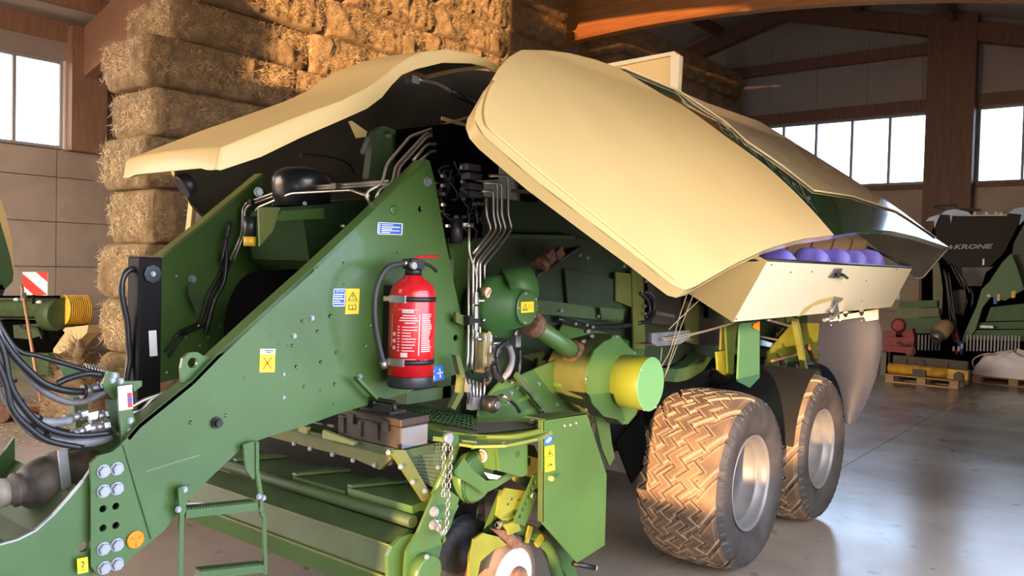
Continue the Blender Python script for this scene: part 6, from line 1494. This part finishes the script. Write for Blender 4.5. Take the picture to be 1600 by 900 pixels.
# ---- pallets
def pallet(name, label, p0, L, Wd, ang=0):
    t = thing(name, label, 'pallet', (p0.x, p0.y, 0), 'wooden pallets by the farm machine')
    u = V((math.cos(ang), math.sin(ang), 0)); w = V((-u.y, u.x, 0))
    def bar(nm, a0, a1, c0, c1, z0, z1):
        c = p0+u*(a0+a1)/2+w*(c0+c1)/2; c.z = (z0+z1)/2
        return obj(nm, MB().obox(c, u*(a1-a0)/2, w*(c1-c0)/2, V((0, 0, (z1-z0)/2))), PALLETW, t)
    for k in range(3): bar('bottom_board', 0, L, k*(Wd-.1)/2, k*(Wd-.1)/2+.1, 0, .022)
    for i in range(3):
        for k in range(3): bar('block', i*(L-.145)/2, i*(L-.145)/2+.145, k*(Wd-.1)/2, k*(Wd-.1)/2+.1, .022, .10)
    for i in range(3): bar('stringer', i*(L-.145)/2, i*(L-.145)/2+.145, 0, Wd, .10, .122)
    for k in range(5): bar('deck_board', 0, L, k*(Wd-.13)/4, k*(Wd-.13)/4+.13, .122, .144)
    return t
p0 = on('z', 0, 1383, 596); p1 = on('z', 0, 1497, 608); d = p1-p0; a1 = math.atan2(d.y, d.x); 
pallet('pallet', 'wooden pallet carrying a yellow axle tube and red implement', p0, d.length, .85, a1)
p2 = on('z', 0, 1519, 598)
pallet('pallet', 'wooden pallet under the white bulk bag', p2, 1.3, .85, .02)
# yellow axle tube lying on the first pallet
ang_u = d.normalized(); w_ = V((-ang_u.y, ang_u.x, 0))
ya = thing('axle_tube', 'worn yellow axle tube lying on a wooden pallet', 'axle', p0+ang_u*.6+V((0, 0, .145)))
z_ = .145+.10
b = MB(); b.cyl(p0+ang_u*.02+w_*.12+V((0, 0, z_)), p0+ang_u*(d.length*.86)+w_*.12+V((0, 0, z_)), .095, seg=10); obj('tube', b, YPAINT, ya)
b = MB(); c = p0+ang_u*(d.length*.98)+w_*.12+V((0, 0, z_)); b.obox(c, ang_u*.16, w_*.09, V((0, 0, .085))); obj('end_box', b, YPAINT, ya)
b = MB(); c = p0+ang_u*(d.length*.47)+w_*.03+V((0, 0, z_-.03)); b.obox(c, ang_u*.11, w_*.04, V((0, 0, .065))); obj('clamp_block', b, UNDER, ya)
b = MB(); c = p0+ang_u*(d.length*1.0)+w_*.0+V((0, 0, z_-.02)); b.cyl(c-w_*.04, c+w_*.02, .08, seg=8); obj('hub', b, UNDER, ya)
gr = thing('steel_bar', 'grey steel beam behind the yellow axle tube on the pallet', 'beam', p0+ang_u*.6+w_*.5+V((0, 0, .145)))
b = MB(); b.bar(p0+ang_u*.0+w_*.5+V((0, 0, .30)), p0+ang_u*1.25+w_*.5+V((0, 0, .30)), .12, .31); obj('beam', b, UNDER, gr)
for k, t in enumerate((.2, .5, .9)): obj('lug', MB().obox(p0+ang_u*t+w_*.43+V((0, 0, .36)), ang_u*.05, w_*.02, V((0, 0, .06))), RUST, gr)
# red implement standing behind that pallet
yr_ = 17.05
q0 = on('y', yr_, 1405, 560)
ri = thing('red_implement', 'small dark red implement with a round cap, left of the yellow axle tube', 'implement', (q0.x, yr_, 0))
slab('frame', yr_, [(1380, 518), (1425, 514), (1429, 530), (1425, 553), (1380, 548)], .25, REDP, ri)
slab('cross_tube', yr_-.06, [(1380, 526), (1428, 528), (1428, 533), (1380, 531)], .08, REDP, ri)
slab('cross_tube', yr_-.06, [(1380, 540), (1428, 543), (1428, 548), (1380, 546)], .08, REDP, ri)
q = on('y', yr_-.02, 1405, 508); obj('round_cap', MB().lathe(q, (0, -.10, 0), [(0, .13), (.7, .13), (1, .10)], 20), REDP, ri)
slab('neck', yr_, [(1401, 512), (1409, 512), (1411, 528), (1399, 528)], .1, REDP, ri)
b = MB(); b.tube(P_(yr_-.1, (1402, 535), (1412, 540), (1424, 538), (1429, 550), (1424, 556)), .02, curve=3); obj('hose', b, RUST, ri)
for x_ in (1383, 1422): q = on('y', yr_+.12, x_, 550); obj('leg', MB().box((q.x-.05, yr_+.02, 0), (q.x+.05, yr_+.2, q.z)), BLACK, ri)
# white bulk bag
rnd = random.Random(5); bc = p2+V((.62, .42, .144)); b = MB(); G = []
for i in range(17):
    t = i/16; row = []
    for j in range(44):
        a = 2*math.pi*j/44
        r = (.70*(1-t)**.42+.02)*(1+.10*noise.noise(V((math.cos(a)*2.2, math.sin(a)*2.2, t*2.5+3)))+.05*noise.noise(V((math.cos(a)*6, math.sin(a)*6, t*7))))
        z = .46*t**.75+.07*noise.noise(V((math.cos(a)*3+5, math.sin(a)*3, t*4)))*min(1, t*3)+(.10*max(0, noise.noise(V((a*1.5, t*3, 9)))) if t > .6 else 0)
        row.append(bc+V((math.cos(a)*r, math.sin(a)*r*.62, max(0, z))))
    G.append(row)
b.grid(G, True, True); bag = thing('bulk_bag', 'slumped white woven bulk bag on the right hand pallet', 'bag', bc)
obj('bag_fabric', b, mat('white_woven', (.88, .88, .92), .7, bump=.15, bscale=12), bag, subsurf=1)
b = MB(); obj('lifting_loop', MB().tube([bc+V((.45, -.35, .1)), bc+V((.55, -.35, .25)), bc+V((.62, -.2, .36))], .012, curve=4), mat('pink_band', (.62, .35, .36), .7), bag); b.tube([bc+V((-.62, -.15, .05)), bc+V((-.66, -.2, .25)), bc+V((-.5, -.2, .38)), bc+V((-.3, -.25, .42))], .012, curve=4); obj('lifting_loop', b, mat('pink_band', (.62, .35, .36), .7), bag)
# ================================================================ LEFT BACKGROUND
yl = 5.75
q0 = on('y', yl, 50, 585)
lm = thing('mower', 'green mowing machine with a yellow ribbed guard drum in front of the concrete wall', 'farm machine', (q0.x, yl, 0))
A, Bq = on('y', yl, -30, 483), on('y', yl, 86, 482)
b = MB(); b.cyl(A, Bq, .17, seg=8, smooth=False); obj('gear_case', b, GREEN_D, lm)
obj('dark_edge', MB().prism(P_(yl-.19, (-30, 462), (84, 462), (84, 466), (-30, 466)), (0, .1, 0)), MATS['matt_black'], lm)
A, Bq = on('y', yl, 82, 492), on('y', yl, 102, 492); b = MB(); b.cyl(A, Bq, .27, seg=28); obj('flange', b, GREEN_D, lm)
A, Bq = on('y', yl, 100, 484), on('y', yl+.35, 136, 484)
dr = MB(); prof = [(0, .23)]
for k in range(11): t = k/11; prof += [(t+.01, .24), (t+.055, .24), (t+.06, .218), (t+.085, .218)]
prof += [(.98, .24), (1.0, .18)]
dr.lathe(A, Bq-A, prof, 36); obj('guard_drum', dr, mat('drum_yellow', (.85, .52, .06), .45), lm)
slab('chute', yl-.05, [(78, 550), (84, 530), (102, 512), (138, 508), (136, 520), (110, 545), (92, 553)], .2, mat('chute_cream', (.62, .46, .24), .6), lm)
slab('lower_body', yl-.1, [(-30, 500), (84, 505), (96, 520), (78, 545), (76, 585), (-30, 588)], .5, MATS['matt_black'], lm)
slab('gear_foot', yl-.15, [(20, 508), (60, 506), (62, 525), (45, 530), (22, 528)], .3, GREEN_D, lm)
slab('skid', yl-.15, [(-20, 548), (76, 552), (76, 586), (-20, 588)], .4, GREEN_D, lm)
b = MB(); b.tube(P_(yl-.2, (30, 508), (36, 512), (48, 510), (60, 515), (66, 530)), .02, curve=4); obj('hose', b, RUBBER, lm)
for p in [(26, 468), (62, 472)]: q = on('y', yl-.2, *p); obj('white_cap', MB().sphere(q, .05, 10, 6, (1.3, 1, .6)), WHITE, lm)
yw_ = yl-.25; A, Bq, C = P_(yw_, (36, 425), (75, 425), (36, 460))
s = Sign(A, Bq, C, lm, WHITE, 'warning_board', .01, 'red and white striped warning board')
s.poly(RED, [(0, .06), (1, .97), (.72, 1), (.45, 1), (0, .58)]); s.poly(RED, [(.55, 0), (1, 0), (1, .42)]); s.done('red_stripe')
obj('board_post', MB().bar(on('y', yw_+.02, 52, 460), on('y', yw_+.02, 52, 475), .04, .02), BLACK, s.o)
# broom handle leaning
A, Bq = on('y', 4.9, 34, 447), on('y', 4.6, 66, 640)
br_ = thing('wooden_handle', 'brown wooden handle leaning against the green mowing machine', 'handle', (Bq.x, Bq.y, 0))
F0 = A.lerp(Bq, (A.z-0.0)/(A.z-Bq.z)) if A.z != Bq.z else Bq
obj('shaft', MB().cyl(F0, A, .022, seg=10), mat('ash_handle', (.42, .24, .13), .6), br_)
b = MB(); q = A.lerp(F0, .10); b.obox(q, (.03, 0, 0), (0, .03, 0), (0, 0, .06)); obj('ferrule', b, ZINC, br_)
# hood edge of another machine at the frame's left
xh = -3.0
def X_(*ps): return pts('x', xh, *ps)
ho = thing('machine_hood', 'green and cream rounded hood of a machine cut off at the left edge', 'farm machine', (xh, on('x', xh, 0, 460).y, 0))
obj('hood_side', MB().prism(X_((-60, 290), (0, 345), (8, 372), (16, 400), (21, 425), (20, 440), (8, 452), (-60, 455)), (-.6, 0, 0)), mat('hood_dull_green', (.06, .12, .04), .4), ho)
b = MB(); b.prism(X_((-60, 250), (-10, 295), (3, 316), (12, 345), (19, 380), (22, 415), (22, 430), (20, 425), (16, 402), (8, 372), (0, 345), (-60, 292)), (-.6, 0, 0)); obj('cream_edge', b, CREAM, ho)
obj('rubber_skirt', MB().prism(X_((-60, 438), (0, 440), (8, 452), (4, 462), (-60, 462)), (-.3, 0, 0)), BLACK, ho)
q = on('x', xh-.2, -34, 462); obj('support', MB().box((q.x-.1, q.y-.06, 0), (q.x, q.y+.06, q.z)), GREEN_D, ho)
# red pipe and litter on the floor
A, Bq = on('z', .06, 28, 645), on('z', .06, 112, 634)
rp = thing('red_pipe', 'dull red steel pipe lying on the floor behind the hoses', 'pipe', ((A.x+Bq.x)/2, (A.y+Bq.y)/2, 0))
b = MB(); b.cyl(A, Bq, .06, seg=12); obj('pipe', b, mat('dull_red', (.22, .04, .03), .6), rp); b = MB(); b.cyl(on('z', .1, 0, 648), on('z', .1, 14, 640), .10, seg=12); obj('pipe_collar', b, RUST, rp)
rnd = random.Random(12); b = MB()
for _ in range(2600):
    q = on('z', .004, rnd.gauss(55, 60), rnd.gauss(662, 14)); a = rnd.uniform(0, 3.14); l = rnd.uniform(.03, .10); u = V((math.cos(a), math.sin(a), rnd.uniform(-.02, .12)))*l; s_ = V((-math.sin(a), math.cos(a), 0))*.004
    b.add([q-s_, q+s_, q+u], [(0, 1, 2)])
o = obj('scattered_straw', b, WISP, kind='stuff'); tag(o, 'thin scatter of straw on the floor at the left', 'straw')
